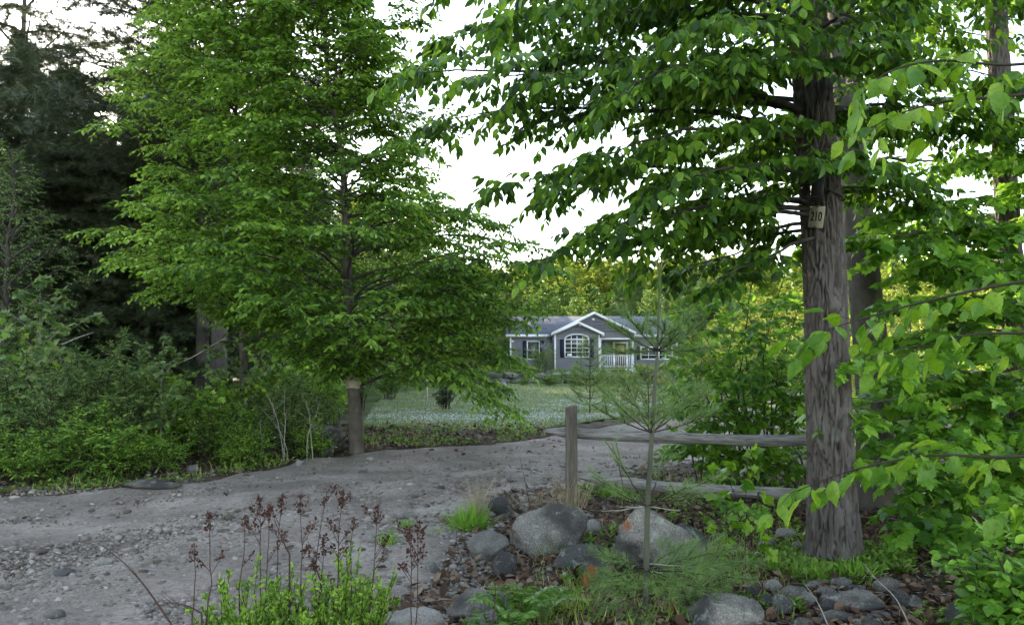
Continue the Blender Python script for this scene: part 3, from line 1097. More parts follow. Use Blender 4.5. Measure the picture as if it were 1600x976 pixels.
def hb(mb, name, mat, parent=None, smooth=False):
    """build in world coordinates and hang under the house"""
    o = mb.build(name, mat, parent or house, smooth)
    me = o.data
    if parent is None:
        me.transform(Matrix.Translation((-HO[0], -HO[1], -HO[2])))
    else:
        me.transform(Matrix.Translation((-HO[0], -HO[1], -HO[2])))
    return o


def siding(mb, poly, y, course=.115):
    """clapboards filling a convex (x,z) polygon on the plane y, facing -y"""
    poly = np.array(poly)
    z0, z1 = poly[:, 1].min(), poly[:, 1].max()

    def rng_at(z):
        xs_ = []
        n = len(poly)
        for i in range(n):
            a, b = poly[i], poly[(i + 1) % n]
            if (a[1] - z) * (b[1] - z) <= 0 and abs(a[1] - b[1]) > 1e-9:
                xs_.append(a[0] + (b[0] - a[0]) * (z - a[1]) / (b[1] - a[1]))
        return (min(xs_), max(xs_)) if xs_ else None
    z = z0
    while z < z1 - 1e-4:
        zt = min(z + course, z1 - 1e-4)
        a, b = rng_at(z + 1e-4), rng_at(zt)
        if a and b:
            mb.add([(a[0], y - .022, z), (a[1], y - .022, z), (b[1], y - .002, zt), (b[0], y - .002, zt), (a[0], y, z), (a[1], y, z)], [(0, 1, 2, 3), (4, 5, 1, 0)])
        z = zt


zg = hz(583, 60)
zf = hz(577.5, 60)        # top of foundation
xl, xr = hx(797, HY), hx(1058, HY)
bx0, bx1 = hx(866.5, BY), hx(937, BY)
px1 = hx(990.5, PY)
ze = hz(525, HY)
zr = hz(494, 65.2)
# walls
w = MB()
siding(w, [(xl, zf), (bx0 - .02, zf), (bx0 - .02, ze), (xl, ze)], HY)
siding(w, [(px1 + .1, zf), (xr, zf), (xr, ze), (px1 + .1, ze)], HY)
siding(w, [(bx1, zf), (px1 + .1, zf), (px1 + .1, ze + .25), (bx1, ze + .25)], HY)
w.box(xl, xr, HY, 69.2, zf, ze)
w.prism([(xl, ze), (xr, ze), (xr, ze + .02), (xl, ze + .02)], HY, 69.2)
# end gables
for xx in (xl, xr):
    w.add([(xx, HY, ze), (xx, 69.2, ze), (xx, 65.1, zr - .12)], [(0, 1, 2)])
hb(w, 'main_wall', M['siding'])
w = MB()
zbp = hz(520.5, BY)
zap = hz(502.5, BY)
xap = hx(902.5, BY)
siding(w, [(bx0, zf), (bx1, zf), (bx1, zbp), (xap, zap - .05), (bx0, zbp)], BY)
w.box(bx0, bx1, BY, HY + .1, zf, zbp)
hb(w, 'bay_wall', M['siding'])
w = MB()
xap2 = hx(928, PY)
zap2 = hz(487.5, PY)
zpb = hz(528.5, PY)
sl = (zap2 - hz(519, PY)) / (hx(992, PY) - xap2)
siding(w, [(bx0 + .1, zpb), (px1, zpb), (px1, zap2 - sl * (px1 - xap2) - .08), (xap2, zap2 - .08), (bx0 + .1, zap2 - sl * (xap2 - bx0 - .1) - .08)], PY)
w.box(bx1 + .02, px1, PY, PY + .15, zpb, zpb + .1)
hb(w, 'porch_gable', M['siding'])
f = MB()
f.box(xl + .03, bx0, HY + .02, 69, zg - .5, zf)
f.box(bx0 + .03, bx1 - .03, BY + .03, HY + .02, zg - .5, zf - .002)
f.box(bx1, xr - .03, HY + .03, 69.0, zg - .5, zf - .004)
hb(f, 'foundation', M['concrete'])

# roofs
r = MB()
ov = .3
th = .10
yr_ = 65.1
xa, xb = hx(790.5, HY) , xr + .25
zev = hz(522.5, HY - .3)
r.add([(xa, HY - ov, zev), (xb, HY - ov, zev), (xb, yr_, zr), (xa, yr_, zr), (xa, HY - ov, zev - th), (xb, HY - ov, zev - th), (xb, yr_, zr - th), (xa, yr_, zr - th),
       (xa, 69.5, zev), (xb, 69.5, zev), (xa, 69.5, zev - th), (xb, 69.5, zev - th)],
      [(0, 1, 2, 3), (4, 7, 6, 5), (3, 2, 9, 8), (7, 10, 11, 6), (0, 3, 7, 4), (1, 5, 6, 2), (3, 8, 10, 7), (2, 6, 11, 9), (8, 9, 11, 10), (0, 4, 5, 1)])
rf = hb(r, 'roof', M['roof'])


def gable_roof(xc, zc, x0, x1, slope, y0, y1, t=.09):
    mb = MB()
    za, zb = zc - slope * (xc - x0), zc - slope * (x1 - xc)
    mb.add([(x0, y0, za), (xc, y0, zc), (xc, y1, zc), (x0, y1, za), (x0, y0, za - t), (xc, y0, zc - t), (xc, y1, zc - t), (x0, y1, za - t)],
           [(0, 1, 2, 3), (4, 7, 6, 5), (0, 4, 5, 1), (0, 3, 7, 4)])
    mb.add([(xc, y0, zc), (x1, y0, zb), (x1, y1, zb), (xc, y1, zc), (xc, y0, zc - t), (x1, y0, zb - t), (x1, y1, zb - t), (xc, y1, zc - t)],
           [(0, 1, 2, 3), (4, 7, 6, 5), (0, 4, 5, 1), (1, 5, 6, 2)])
    return mb


def rake(mb, xc, zc, x0, x1, slope, y, h=.2, t=.06):
    for xe in (x0, x1):
        ze_ = zc - slope * abs(xe - xc)
        mb.prism([(xc, zc + .015), (xe, ze_ + .015), (xe, ze_ - h), (xc, zc - h)] if xe < xc else [(xe, ze_ + .015), (xc, zc + .015), (xc, zc - h), (xe, ze_ - h)], y - t, y)


s1 = (zap - hz(521, BY)) / (hx(943, BY) - xap)
x0a = hx(860.5, BY)
rf2 = hb(gable_roof(xap, zap + .03, x0a, hx(943, BY), s1, BY - .32, 63.5), 'bay_roof', M['roof'])
x0b = xap2 - (hx(993, PY) - xap2) * 1.02
rf3 = hb(gable_roof(xap2, zap2 + .03, x0b, hx(993, PY), sl, PY - .30, 64.6), 'porch_roof', M['roof'])
t_ = MB()
rake(t_, xap, zap + .03, x0a, hx(943, BY), s1, BY - .322)
t_.box(hx(943, BY) - .16, hx(943, BY) + .02, BY - .38, PY - .3, hz(525, BY), hz(520, BY))
hb(t_, 'bay_rake_trim', M['white'])
t_ = MB()
rake(t_, xap2, zap2 + .03, x0b + .0, hx(993, PY), sl, PY - .302)
hb(t_, 'porch_rake_trim', M['white'])
t_ = MB()
t_.box(xa, bx0 - .1, HY - ov - .04, HY - ov - .002, zev - .2, zev + .01)
t_.box(hx(995, PY), xb, HY - ov - .04, HY - ov - .002, zev - .2, zev + .01)
t_.box(xa - .03, xb, HY - ov, HY - .01, zev - .15, zev - .12)
hb(t_, 'eave_fascia', M['white'])
t_ = MB()
t_.box(xl - .02, xl + .10, HY - .04, HY + .1, zf, ze - .01)
hb(t_, 'corner_trim', M['white'])
t_ = MB()
t_.box(bx0 - .02, bx0 + .10, BY - .04, BY + .1, zf, zbp - .08)
hb(t_, 'corner_trim', M['white'])
t_ = MB()
t_.box(bx1 - .10, bx1 + .02, BY - .04, BY + .1, zf, zbp - .1)
hb(t_, 'corner_trim', M['white'])
t_ = MB()
t_.box(xr - .10, xr + .02, HY - .04, HY + .1, zf, ze - .01)
hb(t_, 'corner_trim', M['white'])
t_ = MB()
t_.box(bx1 + .02, px1 + .05, PY - .035, PY - .024, zpb - .10, zpb + .03)
t_.box(bx1 + .03, px1, PY + .0, HY - .03, zpb - .03, zpb + .0)
hb(t_, 'porch_beam', M['white'])


def window(x0, x1, z0, z1, y, cols, rows, shut=.0, curtain=True, arch=0, name='window', fr=.09):
    wb = MB()
    t = fr
    wb.box(x0 - t, x0, y - .07, y - .015, z0 - t, z1 + (0 if arch else t))
    wb.box(x1, x1 + t, y - .07, y - .015, z0 - t, z1 + (0 if arch else t))
    wb.box(x0, x1, y - .075, y - .015, z0 - t, z0)
    if arch:
        n = 14
        xc, rx = (x0 + x1) / 2, (x1 - x0) / 2
        for i in range(n):
            a0, a1 = math.pi * i / n, math.pi * (i + 1) / n
            pl = [(xc + math.cos(a) * (rx + dx), z1 + math.sin(a) * (arch + dx)) for a, dx in ((a0, t), (a1, t), (a1, 0), (a0, 0))]
            wb.prism(pl, y - .07, y - .015)
        wb.box(x0, x1, y - .06, y - .02, z1 - .05, z1 + .05)
    else:
        wb.box(x0, x1, y - .07, y - .015, z1, z1 + t)
    wf = hb(wb, name, M['white'])
    g = MB()
    if arch:
        xc, rx = (x0 + x1) / 2, (x1 - x0) / 2
        pl = [(x0, z0), (x1, z0)] + [(xc + math.cos(a) * rx, z1 + math.sin(a) * arch) for a in np.linspace(0, math.pi, 15)]
        g.prism(pl, y - .030, y - .024)
    else:
        g.box(x0, x1, y - .030, y - .024, z0, z1)
    hb(g, 'pane', M['glass'], wf)
    if cols + rows:
        u = MB()
        for i in range(1, cols):
            xx = x0 + (x1 - x0) * i / cols
            u.box(xx - .022, xx + .022, y - .05, y - .032, z0, z1 + arch * .8 * (1 if arch else 0))
        for i in range(1, rows):
            zz = z0 + (z1 - z0) * i / rows
            u.box(x0, x1, y - .052, y - .031, zz - .022, zz + .022)
        hb(u, 'muntin', M['white'], wf)
    if curtain:
        c = MB()
        for i in range(10):
            f0 = x0 + (x1 - x0) * i / 10
            f1 = x0 + (x1 - x0) * (i + 1) / 10
            c.box(f0 + .01, f1, y - .0235 - .003 * (i % 2), y - .0232, z0 + .05, z0 + (z1 - z0) * .93)
    if shut:
        for xs_ in ((x0 - t - shut, x0 - t - .02), (x1 + t + .02, x1 + t + shut)):
            sm = MB()
            sm.box(xs_[0], xs_[1], y - .06, y - .018, z0 - t, z1 + t * (0 if arch else 1))
            for k in range(14):
                zz = z0 + (z1 - z0) * (k + .5) / 14
                sm.box(xs_[0] + .05, xs_[1] - .05, y - .068, y - .0605, zz - .02, zz + .02)
            hb(sm, 'shutter', M['shutter'])
    return wf


w1 = window(hx(824.8, HY), hx(841.8, HY), hz(560, HY), hz(534, HY), HY, 1, 2, .32)
w2 = window(hx(883.5, BY), hx(919.5, BY), hz(556.5, BY), hz(530, BY), BY, 4, 4, .33, arch=.36)
window(hx(895.5, BY), hx(905, BY), hz(582, BY), hz(578.8, BY), BY + .03, 2, 0, 0, fr=.05)
window(hx(1002, HY), hx(1024, HY), hz(560, HY), hz(543, HY), HY, 2, 3, .28)
window(hx(1030, HY), hx(1049, HY), hz(560, HY), hz(543, HY), HY, 2, 3, 0)
# window fan unit
b = MB()
b.box(hx(886, BY), hx(893, BY), BY - .16, BY - .05, hz(556.5, BY), hz(552.5, BY))
hb(b, 'window_fan', M['white'], w2)
# door
dx0, dx1 = hx(960.3, HY), hx(978.3, HY)
d0, d1 = hz(575, HY), hz(536.5, HY)
f = MB()
f.box(dx0 - .13, dx0, HY - .06, HY - .024, d0, d1 + .13)
f.box(dx1, dx1 + .13, HY - .06, HY - .024, d0, d1 + .13)
f.box(dx0, dx1, HY - .06, HY - .024, d1, d1 + .13)
dr = hb(f, 'door', M['white'])
f = MB()
f.box(dx0, dx1, HY - .05, HY - .026, d0, d1)
leafp = hb(f, 'door_leaf', M['door'], dr)
f = MB()
xx0, xx1 = dx0 + .17, dx1 - .17
zz0, zz1 = d0 + (d1 - d0) * .46, d1 - .15
nn_ = 4
f.box(xx0, xx1, HY - .056, HY - .052, zz0, zz1)
hb(f, 'door_light', M['brass'], dr)
f = MB()
f.box(dx1 - .12, dx1 - .07, HY - .12, HY - .05, d0 + .95, d0 + 1.03)
hb(f, 'handle', M['dkmetal'], dr)
for pxx in (955.0, 983.5):
    f = MB()
    xx = hx(pxx, HY)
    f.box(xx - .07, xx + .07, HY - .16, HY - .024, hz(541.5, HY), hz(538, HY))
    f.prism([(xx - .1, hz(538, HY)), (xx + .1, hz(538, HY)), (xx, hz(536.6, HY))], HY - .18, HY - .024)
    hb(f, 'wall_lantern', M['dkmetal'])
# porch deck, posts and railing
pz = hz(575.5, PY)
f = MB()
f.box(bx1 + .03, px1 + .15, PY - .05, HY - .03, pz - .06, pz)
hb(f, 'porch_deck', plain('deck_board', (.3, .29, .28), .8))
f = MB()
f.box(bx1 + .03, px1 + .17, PY - .09, PY - .052, pz - .28, pz - .0)
hb(f, 'deck_skirt', M['white'])
f = MB()
for k in range(7):
    xx = bx1 + .2 + (px1 - bx1 - .2) * k / 6
    f.box(xx, xx + .06, PY - .04, PY + .02, zg - .4, pz - .06)
hb(f, 'deck_support', M['room'])
for pxx in (938.0, 989.0):
    xx = hx(pxx, PY)
    f = MB()
    f.box(xx - .07, xx + .07, PY - .02, PY + .12, pz, zpb - .03)
    f.box(xx - .10, xx + .10, PY - .05, PY + .15, pz, pz + .22)
    f.box(xx - .10, xx + .10, PY - .05, PY + .15, zpb - .2, zpb - .03)
    hb(f, 'porch_post', M['white'])
rz1, rz0 = hz(554.5, PY), hz(573, PY)
for a, b_ in ((hx(939.5, PY), hx(959.5, PY)), (hx(959.5, PY), hx(979.5, PY)), (hx(979.5, PY), hx(988, PY))):
    f = MB()
    f.box(a, b_, PY - .01, PY + .06, rz1 - .07, rz1)
    f.box(a, b_, PY + .0, PY + .05, rz0, rz0 + .06)
    n = max(2, int((b_ - a) / .13))
    for k in range(n):
        xx = a + (b_ - a) * (k + .5) / n
        f.box(xx - .022, xx + .022, PY + .005, PY + .045, rz0 + .06, rz1 - .07)
    f.box(b_ - .05, b_ + .05, PY - .03, PY + .07, pz, rz1 + .08)
    hb(f, 'porch_railing', M['white'])
# small fittings
for (pxx, pyy, Y_, nm) in ((927, 499, PY, 'gable_vent'), (906, 508.5, BY, 'floodlight'), (800.5, 533, HY, 'floodlight')):
    f = MB()
    x_, z_ = hx(pxx, Y_), hz(pyy, Y_)
    pts = [(x_ + .13 * math.cos(a), z_ + .07 * math.sin(a)) for a in np.linspace(0, 6.283, 11)[:-1]]
    f.prism(pts, Y_ - .09, Y_ - .023)
    hb(f, nm, M['white'])
# hanging basket on the porch
hbk = empty('hanging_basket', (hx(944, PY + .5), PY + .5, hz(552, PY)), 'leafy hanging basket at the left side of the porch', 'hanging plant')
lv = Leaves()
n = 260
a = norm(rng.normal(0, 1, (n, 3)))
lv.add(a * [.14, .14, .22] * rng.random((n, 1)) + [0, 0, .12], a, rng.normal(0, 1, (n, 3)), rng.uniform(.06, .1, n))
lv.build('foliage', T_HEX, M['shrub'], hbk)
mb = MB()
mb.tube([(0, 0, .0), (0, 0, .12)], [.10, .14], 10)
mb.build('pot', M['room'], hbk)
mb = MB()
for a in (0, 2.1, 4.2):
    mb.tube([(.13 * math.cos(a), .13 * math.sin(a), .12), (0, 0, 1.18)], .006, 4)
mb.build('hanger', M['dkmetal'], hbk)
# ================================================================== TREES
def tree_root(name, base, label, cat='tree', group=None, rz=0):
    o = empty(name, base, label, cat, group, rz)
    return o, np.array([float(v) for v in base])


def loc(mbs_or_obj, B):
    """shift a world-coordinate mesh under its root"""
    if mbs_or_obj is not None:
        mbs_or_obj.data.transform(Matrix.Translation((-B[0], -B[1], -B[2])))
    return mbs_or_obj


def path_px(pts, n=40):
    """(px,py,Y) list -> smooth world path"""
    return catmull([P(*p) for p in pts], max(2, n // len(pts)))


def furrowed(name, path, r_fun, mat, parent, B, sides=120, rings=420, depth=.018, seed=3, ribs=9, flare=.62):
    """trunk with modelled vertical bark ridges"""
    t = np.linspace(0, 1, rings)
    path = np.asarray(path)
    d = np.r_[0, np.cumsum(np.linalg.norm(np.diff(path, axis=0), axis=1))]
    c = np.stack([np.interp(t * d[-1], d, path[:, k]) for k in range(3)], -1)
    L = t * d[-1]
    th = np.linspace(0, 2 * np.pi, sides, endpoint=False)
    r = r_fun(L)[:, None] * np.ones((1, sides))
    fl = np.exp(-L / .26)[:, None]
    r = r * (1 + flare * fl * (1 + .35 * np.sin(th * 5 + seed)[None]))
    R = r_fun(L).mean()
    q = np.stack([np.cos(th)[None] * ribs * .5 + 0 * L[:, None], np.sin(th)[None] * ribs * .5 + 0 * L[:, None], L[:, None] * 6.0 + 0 * th[None]], -1)
    q = q + .6 * np.stack([vnoise(q * .7, seed + 5), vnoise(q * .7, seed + 15), 1.6 * vnoise(q * .6, seed + 25)], -1) + .25 * vnoise(q * 2.7, seed + 35)[..., None]
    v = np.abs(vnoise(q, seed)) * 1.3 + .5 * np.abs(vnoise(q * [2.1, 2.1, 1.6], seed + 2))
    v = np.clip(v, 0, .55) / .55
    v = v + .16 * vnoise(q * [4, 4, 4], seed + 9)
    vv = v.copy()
    r = r + depth * (v - .7) + .02 * R * vnoise(q * .2, seed + 7) * 3
    V = c[:, None] + np.stack([np.cos(th)[None] * r, np.sin(th)[None] * r, r * 0], -1)
    i = np.arange(rings - 1)[:, None] * sides
    j = np.arange(sides)[None]
    j2 = (j + 1) % sides
    Q = np.stack([i + j, i + j2, i + sides + j2, i + sides + j], -1).reshape(-1, 4)
    o = loc(mesh(name, V.reshape(-1, 3), Q, mat, parent, smooth=True), B)
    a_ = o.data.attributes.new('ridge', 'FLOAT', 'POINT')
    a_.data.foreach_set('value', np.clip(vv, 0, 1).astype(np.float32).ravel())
    return o


# ---------------------------------------------------------- the big maple by the fence
base = G(1300, 888)
BY_ = base[1] + .18
Bm = np.array([base[0], BY_, float(gz(base[0], BY_))])
root, Bm = tree_root('maple_tree', Bm, 'big furrowed-bark tree carrying the number plate, behind the stone edging')
tp = path_px([(1301, 905, BY_), (1300, 800, BY_), (1294, 600, BY_), (1287, 400, BY_ + .03), (1272, 180, BY_ + .05), (1262, 0, BY_ + .1), (1250, -250, BY_ + .2), (1245, -700, BY_ + .3)])
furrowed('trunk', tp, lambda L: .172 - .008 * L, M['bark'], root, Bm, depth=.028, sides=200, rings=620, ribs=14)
bigp = tp


def trunk_at(path, py):
    z = None
    for k in range(len(path) - 1):
        c, s = math.cos(PITCH), math.sin(PITCH)
        d = path[k] - CAM
        v = 488 - F * (-s * d[1] + c * d[2]) / (c * d[1] + s * d[2])
        if v <= py:
            if k == 0:
                return path[0]
            f_ = (vp - py) / (vp - v + 1e-9)
            return path[k - 1] * (1 - f_) + path[k] * f_
        vp = v
    return path[-1]


over = Leaves()
tips = [  # (tip px, py, Y, trunk py, arch m)
    (655, 118, 5.6, 190, .45), (700, 60, 6.6, 60, .3), (705, 190, 6.0, 230, .3), (800, 292, 5.4, 290, .25),
    (880, 300, 6.4, 290, .25), (886, 388, 5.0, 330, .35), (960, 345, 6.4, 320, .2), (1000, 385, 5.1, 340, .2), (1012, 415, 6.0, 350, .2),
    (1070, 425, 6.9, 360, .2), (1125, 432, 5.3, 365, .15), (765, 125, 4.9, 160, .3), (850, 190, 6.2, 210, .3), (930, 245, 4.9, 240, .2),
    (1000, 130, 4.4, 130, .2), (1100, 210, 5.0, 230, .15), (1120, 330, 5.2, 320, .15), (1185, 395, 6.6, 350, .1), (820, 10, 5.4, 20, .3),
    (905, 65, 6.7, 60, .3), (980, -30, 4.9, -10, .2), (725, -20, 6.0, -30, .3), (1100, 40, 4.3, 60, .1), (1160, 110, 4.8, 110, .1),
    (1050, 285, 4.7, 270, .15), (880, -40, 4.2, -60, .2), (1010, 20, 7.2, 0, .2), (1170, -20, 6.8, -20, .1), (790, 60, 7.4, 40, .3),
    (1150, 250, 7.4, 240, .1), (960, 180, 7.6, 180, .2), (860, 100, 5.6, 110, .2), (1225, -40, 4.6, -50, .1), (1205, 300, 6.4, 280, .1), (1195, 220, 6.8, 220, .1),
    (940, -150, 5.5, -140, .2), (1060, -160, 4.6, -140, .2),
    (1360, 250, 5.0, 260, .1), (1420, 90, 5.0, 120, .2), (1490, 50, 6.2, 60, .3), (1580, 10, 5.4, 20, .3), (1520, 190, 6.6, 200, .3),
    (1590, 240, 7.2, 180, .3), (1430, 300, 6.0, 300, .2), (1500, 350, 7.0, 300, .2), (1370, 60, 4.9, 60, .1), (1410, -20, 5.0, -10, .2), (1550, 120, 5.0, 80, .2), (1340, 175, 6.4, 190, .1),
]
for (px, py, Y_, tpy, arch) in tips:
    e = P(px, py, Y_)
    s0 = trunk_at(bigp, tpy + rng.uniform(-28, 28) * (tpy < 290))
    ln = np.linalg.norm(e - s0)
    mid = (s0 + e) / 2 + UP * (arch * .75 + .04 * ln) + rng.normal(0, .05, 3)
    pth = wob(bez(s0, mid, e, 12), .018)
    mb = MB()
    lr = min(.03, .008 + .007 * ln)
    limb(mb, over, pth, lr, sub_n=max(5, int(ln * 4.2)), sub_len=min(.62, .24 * ln + .1), tw_n=6, tw_len=.26, nl=6, size=.098, start=.16, vert=.12, droop=.75, spread=.75, sag=.12, subr=.32, tw_r=.0018, flat=.45)
    loc(mb.build('limb', M['bark_dark'], root, smooth=True), Bm)
# upper crown, above the photograph's frame
for k in range(13):
    z_ = 4.6 + 3.1 * k / 12
    s0 = bigp[np.argmin(abs(bigp[:, 2] - z_))]
    az = k * 2.4 + .5
    R_u = 2.5 - .12 * k
    e = s0 + np.array([math.cos(az) * R_u, math.sin(az) * R_u, .5])
    mb = MB()
    limb(mb, over, wob(bez(s0, (s0 + e) / 2 + UP * .3, e, 10), .03), .026, sub_n=7, sub_len=.75, tw_n=4, tw_len=.3, nl=5, size=.105, droop=.6, flat=.5)
    loc(mb.build('limb', M['bark_dark'], root, smooth=True), Bm)
# the bark round the plate is kept clear of leaves
_pc = trunk_at(bigp, 345)
_d = norm(CAM - _pc)
for i_ in range(len(over.p)):
    t_ = np.clip((over.p[i_] - _pc) @ _d, 0, 2.2)
    k_ = np.linalg.norm(over.p[i_] - (_pc + t_[:, None] * _d), axis=1) > .33
    over.p[i_], over.a[i_], over.n[i_], over.z[i_] = over.p[i_][k_], over.a[i_][k_], over.n[i_][k_], over.z[i_][k_]
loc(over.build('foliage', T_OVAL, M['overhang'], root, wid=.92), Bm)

# number plate and the dark box strapped above it
_c = trunk_at(bigp, 345)
plate_c = _c + np.array([-math.sin(RAD(32)), -math.cos(RAD(32)), 0]) * .208


def textmesh(txt, size, thick, mat, parent, M4, name):
    cu = bpy.data.curves.new('t', 'FONT')
    cu.body = txt
    cu.size = size
    cu.extrude = thick
    cu.align_x = 'CENTER'
    cu.align_y = 'CENTER'
    cu.offset = size * .018
    o = bpy.data.objects.new('t', cu)
    COL.objects.link(o)
    bpy.context.view_layer.update()
    me = bpy.data.meshes.new_from_object(o)
    bpy.data.objects.remove(o)
    me.materials.clear()
    me.materials.append(mat)
    ob = bpy.data.objects.new(name, me)
    COL.objects.link(ob)
    ob.parent = parent
    ob.matrix_local = M4
    return ob


pl = empty('number_plate', plate_c, 'small cream house-number plate reading 210 nailed to the furrowed trunk', 'number plate')
pl.rotation_euler = (RAD(2), RAD(10), RAD(-52))
mb = MB()
pw, ph = .060, .165
mb.box(-pw, pw, -.004, .004, -ph / 2, ph / 2)
M['cream'] = plain('cream_paint', (.42, .41, .31), .6, .3, 30, .15)
mb.build('plate', M['cream'], pl)
textmesh('210', .066, .001, M['black'], pl, Matrix.Translation((0, -.0055, 0)) @ Matrix.Rotation(RAD(90), 4, 'X') @ Matrix.Scale(1.5, 4, (0, 1, 0)), 'numerals')
for z in (-.075, .075):
    mb = MB()
    mb.tube([(-.0, -.008, z), (0, -.003, z)], .005, 8)
    mb.build('nail', M['dkmetal'], pl)
bx = empty('strapped_box', P(1277, 298, BY_ - .175), 'narrow black box strapped to the trunk just above the number plate', 'box')
bx.rotation_euler = (0, RAD(5), RAD(-25))
mb = MB()
mb.box(-.045, .045, -.05, .05, -.085, .10)
mb.prism([(-.05, .10), (.05, .10), (.03, .118), (-.03, .118)], -.055, .055)
b_ = mb.build('case', M['black'], bx)
bv = b_.modifiers.new('bevel', 'BEVEL')
bv.width = .006
mb = MB()
th = np.linspace(0, 2 * np.pi, 40)
c0 = trunk_at(bigp, 298) - np.array(P(1277, 298, BY_ - .175))
rr = .178
R2 = Matrix.Rotation(RAD(25), 4, 'Z')
pts = np.array([[c0[0] + rr * math.cos(a), c0[1] + rr * math.sin(a), .02 - .05 * math.cos(a)] for a in th])
pts = np.array([(R2 @ Vector(p))[:] for p in pts])
mb.tube(pts, .007, 6, cap=False)
mb.build('strap', M['black'], bx)

# ---------------------------------------------------------- second stem just behind, smooth grey bark
b2 = P(1362, 795, 8.0)
b2[2] = float(gz(b2[0], b2[1]))
root, B2 = tree_root('grey_tree', b2, 'smoother grey-barked tree standing close behind the big furrowed one')
tp = path_px([(1368, 815, 8.0), (1366, 640, 8.0), (1352, 450, 7.9), (1336, 300, 7.8), (1318, 100, 7.7), (1310, -100, 7.6), (1306, -400, 7.5)])
furrowed('trunk', tp, lambda L: .185 - .010 * L, M['bark_smooth'], root, B2, sides=64, rings=240, depth=.010, seed=8)
lv = Leaves()
for (px, py, Y_, tpy, arch) in [(1460, 130, 8.6, 150, .3), (1560, 60, 9, 80, .3), (1400, 20, 7.2, 40, .2), (1230, 60, 9, 60, .2), (1500, 260, 9.0, 260, .2), (1240, 200, 9, 210, .2), (1440, 390, 8, 360, .2), (1540, -40, 7.5, -20, .3), (1200, -20, 8.5, 0, .2), (1400, 200, 8.6, 210, .1), (1330, 130, 7.0, 140, .1)]:
    e, s0 = P(px, py, Y_), trunk_at(tp, tpy)
    pth = wob(bez(s0, (s0 + e) / 2 + UP * arch, e, 10), .02)
    mb = MB()
    limb(mb, lv, pth, .028, sub_n=6, sub_len=.8, tw_n=4, tw_len=.3, nl=5, size=.10, droop=.6, flat=.45)
    loc(mb.build('limb', M['bark_dark'], root, smooth=True), B2)
for k in range(9):
    s0 = tp[int(len(tp) * (.72 + .27 * k / 9))]
    az = k * 2.4
    e = s0 + np.array([math.cos(az) * 2.1, math.sin(az) * 2.1, .5])
    mb = MB()
    limb(mb, lv, wob(bez(s0, (s0 + e) / 2 + UP * .3, e, 10), .03), .024, sub_n=6, sub_len=.75, tw_n=4, tw_len=.3, nl=5, size=.105, droop=.6, flat=.5)
    loc(mb.build('limb', M['bark_dark'], root, smooth=True), B2)
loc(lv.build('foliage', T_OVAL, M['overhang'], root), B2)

# ---------------------------------------------------------- maple at the right edge with lobed leaves
b3 = P(1592, 772, 7.6)
b3[2] = float(gz(b3[0], b3[1]))
root, B3 = tree_root('lobed_maple_tree', b3, 'maple with a dark trunk at the right edge and lobed bright green leaves')
tp = path_px([(1596, 800, 7.6), (1588, 600, 7.6), (1578, 400, 7.6), (1566, 200, 7.6), (1556, 0, 7.6), (1545, -300, 7.6)])
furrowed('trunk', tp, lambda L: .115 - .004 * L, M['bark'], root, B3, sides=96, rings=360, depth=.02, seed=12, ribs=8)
lv = Leaves()
mt = [(1400, 330, 6.4, 330, .2), (1345, 370, 6.2, 380, .2), (1450, 420, 6.8, 430, .2), (1390, 470, 6.0, 480, .2), (1440, 520, 6.6, 520, .15), (1350, 560, 5.7, 540, .2),
      (1420, 590, 6.8, 590, .15), (1320, 640, 6.0, 600, .2), (1400, 660, 6.4, 640, .15), (1470, 690, 6.0, 660, .15), (1380, 720, 5.8, 680, .2), (1450, 760, 6.2, 700, .2),
      (1420, 800, 5.9, 720, .2), (1490, 820, 5.8, 740, .2), (1530, 750, 6.4, 680, .1), (1550, 620, 6.6, 600, .1), (1530, 480, 6.8, 470, .1), (1560, 360, 6.6, 360, .1),
      (1640, 300, 7, 320, .1), (1650, 450, 7, 460, .1), (1660, 600, 7, 600, .1), (1540, 250, 6.6, 260, .1), (1470, 350, 8.6, 350, .2), (1600, 540, 6.2, 540, .1), (1440, 610, 8.6, 600, .2),
      (1500, 560, 9, 550, .2), (1620, 200, 6.5, 200, .1), (1580, 130, 6.2, 140, .1), (1500, 400, 6.2, 420, .1), (1620, 680, 6.2, 660, .1), (1290, 380, 6.6, 390, .1), (1560, 430, 5.8, 430, .1)]
for (px, py, Y_, tpy, arch) in mt:
    e, s0 = P(px, py, Y_), trunk_at(tp, tpy)
    pth = wob(bez(s0, (s0 + e) / 2 + UP * arch * .8, e, 10), .02)
    mb = MB()
    limb(mb, lv, pth, .014, sub_n=7, sub_len=.55, tw_n=4, tw_len=.22, nl=5, size=.12, droop=.55, spread=1.1, flat=.5, subr=.3, tw_r=.002)
    loc(mb.build('limb', M['bark_dark'], root, smooth=True), B3)
for k in range(9):
    s0 = tp[int(len(tp) * (.75 + .24 * k / 9))]
    az = k * 2.4
    e = s0 + np.array([math.cos(az) * 1.8, math.sin(az) * 1.8, .5])
    mb = MB()
    limb(mb, lv, wob(bez(s0, (s0 + e) / 2 + UP * .3, e, 10), .03), .02, sub_n=6, sub_len=.65, tw_n=4, tw_len=.25, nl=4, size=.12, droop=.6, flat=.5)
    loc(mb.build('limb', M['bark_dark'], root, smooth=True), B3)
loc(lv.build('foliage', T_MAPLE, M['maple'], root, wid=.95), B3)

